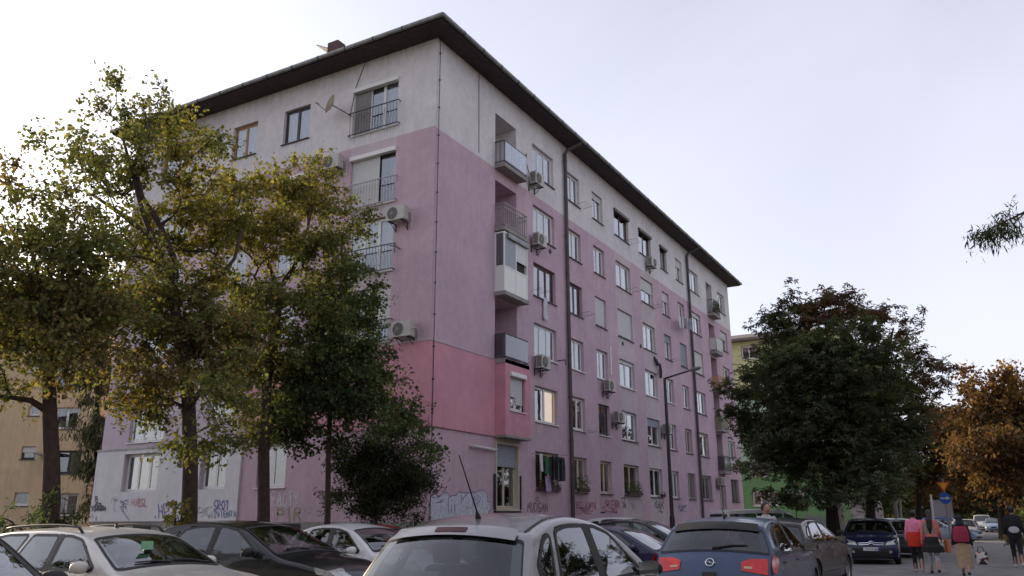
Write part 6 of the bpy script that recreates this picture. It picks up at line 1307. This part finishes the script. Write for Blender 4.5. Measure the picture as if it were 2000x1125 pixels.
b = MB(); torso(b, [(z, -.11+c, dx, wy) for z, c, dx, wy in ((.86, 0, .08, .18), (.95, 0, .10, .20), (1.15, 0, .10, .19), (1.26, 0, .07, .14))]); o = fin(b, 'backpack', fabm('maroon', (.33, .035, .08)), None, .014, 3); o.location = (p.x-.05, p.y, 0.0); o.rotation_euler.z = R(-2); tag(o, 'maroon backpack worn by the woman in the headscarf', 'backpack')
bg_ = thing('shopping_bag', 'black and white patterned shopping bag carried low beside the beige skirt', 'bag', (p.x+.05, p.y-.40, .30))
bg_.scale = (.8, .8, .85)
def bag_mat():
    m = bpy.data.materials.new('bag_print'); m.use_nodes = True; t = m.node_tree; n = t.nodes; L = t.links; bs = n['Principled BSDF']; bs.inputs['Roughness'].default_value = .6
    tc = n.new('ShaderNodeTexCoord'); vo = n.new('ShaderNodeTexVoronoi'); vo.inputs['Scale'].default_value = 11; L.new(tc.outputs['Object'], vo.inputs['Vector']); sp_ = n.new('ShaderNodeSeparateColor'); L.new(vo.outputs['Color'], sp_.inputs[0])
    rp = n.new('ShaderNodeValToRGB'); rp.color_ramp.interpolation = 'CONSTANT'; e = rp.color_ramp.elements; e[0].color = (.02, .02, .02, 1); e[1].position = .48; e[1].color = (.55, .54, .52, 1); q = e.new(.9); q.color = (.45, .04, .03, 1); L.new(sp_.outputs[0], rp.inputs[0]); L.new(rp.outputs[0], bs.inputs['Base Color']); return m
b = MB(); b.loft([[(.10*w*math.copysign(abs(math.cos(u_))**.6, math.cos(u_)), .19*w2*math.copysign(abs(math.sin(u_))**.7, math.sin(u_)), z) for u_ in [2*math.pi*q/16 for q in range(16)]] for z, w, w2 in ((0, .7, .8), (.03, 1, 1), (.15, 1.1, 1.04), (.28, .8, 1.0), (.37, .3, .9))]); b.build('bag_body', bag_mat(), bg_, smooth=True)
b = MB(); b.tube([(0, -.1, .375), (0, -.06, .52), (0, .06, .52), (0, .1, .375)], .012, 6); b.build('handle', M_rub, bg_)
p = at_dist(1977, 31.0); t4, k = person('man in black jacket and trousers with white shoes walking away', (p.x, p.y, 0), R(0), 1.82, .14, ((.02, .05), (.04, .06)), fabm('black_jacket', (.016, .016, .022)), .86, fabm('leggings_black', (.02, .02, .022)), .1, None, mat('shoe_white', (.62, .62, .60), .6), 'short')
b = MB(); b.loft([[(.05*s_*.6, .20*math.cos(u_)*s_, .12*math.sin(u_)*s_) for u_ in [2*math.pi*j/12 for j in range(12)]] if False else [(dx, .15*math.cos(u_)*s_, .10*math.sin(u_)*s_) for u_ in [2*math.pi*j/12 for j in range(12)]] for dx, s_ in ((-.05, .6), (-.03, 1), (.03, 1), (.05, .7))]); o = b.build('waist_bag', fabm('bag_pale', (.50, .50, .52)), smooth=True); o.location = (p.x-.22, p.y, 1.12); tag(o, 'pale bag on the back of the man in black', 'bag')
p = at_dist(1497, 19.3); person('man in pale grey shirt standing behind the parked cars', (p.x, p.y, 0), R(215), 1.79, .06, ((.02, .0), (.02, .0)), fabm('pale_grey', (.45, .45, .46)), .86, fabm('jeans', (.05, .07, .12)), .1, None, M_rub, 'short')

# ------------------------------------------------------------------ across the street (behind the camera; seen in reflections)
ob = thing('opposite_building', 'brown apartment block across the street', 'building', (-12, -44, 0))
b = MB(); b.box((-46, -10, -.1), (44, 0, 14)); b.build('wall', mat('plaster_cream', (.22, .15, .10), .9, var=.15, streak=.12), ob)
b = MB(); b.box((-47, -11, 14), (45, 1, 14.3)); b.build('roof', M_soff, ob)
wmesh = None
for i in range(18):
    for j in range(4):
        b = None
        def f_():
            b = MB(); b.box((-.8, -.01, 0), (.8, .04, 1.5)); return b.mesh('window', M_dark)
        link('window', simple('oppw', f_), ob, (-43+i*5, .012, 1.6+j*3.1))
src = [o for o in col.objects if o.name.startswith('maple_tree') and o.parent is None]
for i, (x, y, rz, s_, k_) in enumerate(((-30, -24.5, 40, .95, 1), (-21, -24.8, 160, .9, 2), (-11, -24.6, 250, 1.0, 1), (9, -25, 80, 1.0, 2), (20, -25.2, 300, 1.0, 1), (31, -25.4, 10, 1.0, 2))):
    c = copy_tree(src[k_]); c.location = (x, y, .1); c.rotation_euler.z = R(rz); c.scale = (s_, s_, s_); c['label'] = 'street tree on the far pavement, '+['first', 'second', 'third', 'fourth', 'fifth', 'sixth'][i]+' along the row'; c['group'] = 'trees on the far pavement'

eb_ = thing('end_building', 'grey apartment block at the end of the car park', 'building', (-62, 0, 0))
b = MB(); b.box((-10, -30, -.1), (0, 30, 15)); b.build('wall', mat('plaster_drab', (.22, .20, .18), .9, var=.15, streak=.12), eb_)
b = MB(); b.box((-11, -31, 15), (1, 31, 15.3)); b.build('roof', M_soff, eb_)
for i in range(12):
    for j in range(5):
        def f2_():
            b = MB(); b.box((-.04, -.8, 0), (.01, .8, 1.5)); return b.mesh('window', M_dark)
        link('window', simple('oppw2', f2_), eb_, (.03, -27+i*5, 1.3+j*2.85))
asrc = [o for o in col.objects if o.name.startswith('autumn_tree') and o.parent is None]
ordn = ['first', 'second', 'third', 'fourth', 'fifth', 'sixth', 'seventh']
for i, (x, y, rz, s_) in enumerate(((46, -27, 30, .85), (60, -27.5, 120, .9), (75, -28, 220, .85), (92, -29, 310, .9))):
    c = copy_tree(asrc[0]); c.location = (x, y, .0); c.rotation_euler.z = R(rz); c.scale = (s_, s_, s_); c['label'] = 'autumn tree on the far side of the road, '+ordn[i]+' past the feathery tree'; c['group'] = 'autumn trees across the road'
for i, (x, y, rz, s_, k_) in enumerate(((-36, -9, 70, .9, 1), (-35, -1, 200, .95, 2), (-37, 7, 20, 1.0, 1), (-33, 15, 140, .95, 2), (-31, -17, 300, .9, 2), (-26, 7.5, 50, .9, 2), (-31, 14, 90, 1., 1))):
    c = copy_tree(src[k_]); c.location = (x, y, -.02); c.rotation_euler.z = R(rz); c.scale = (s_, s_, s_); c['label'] = 'maple before the grey end block, '+ordn[i]+' of its row'; c['group'] = 'trees at the end of the car park'
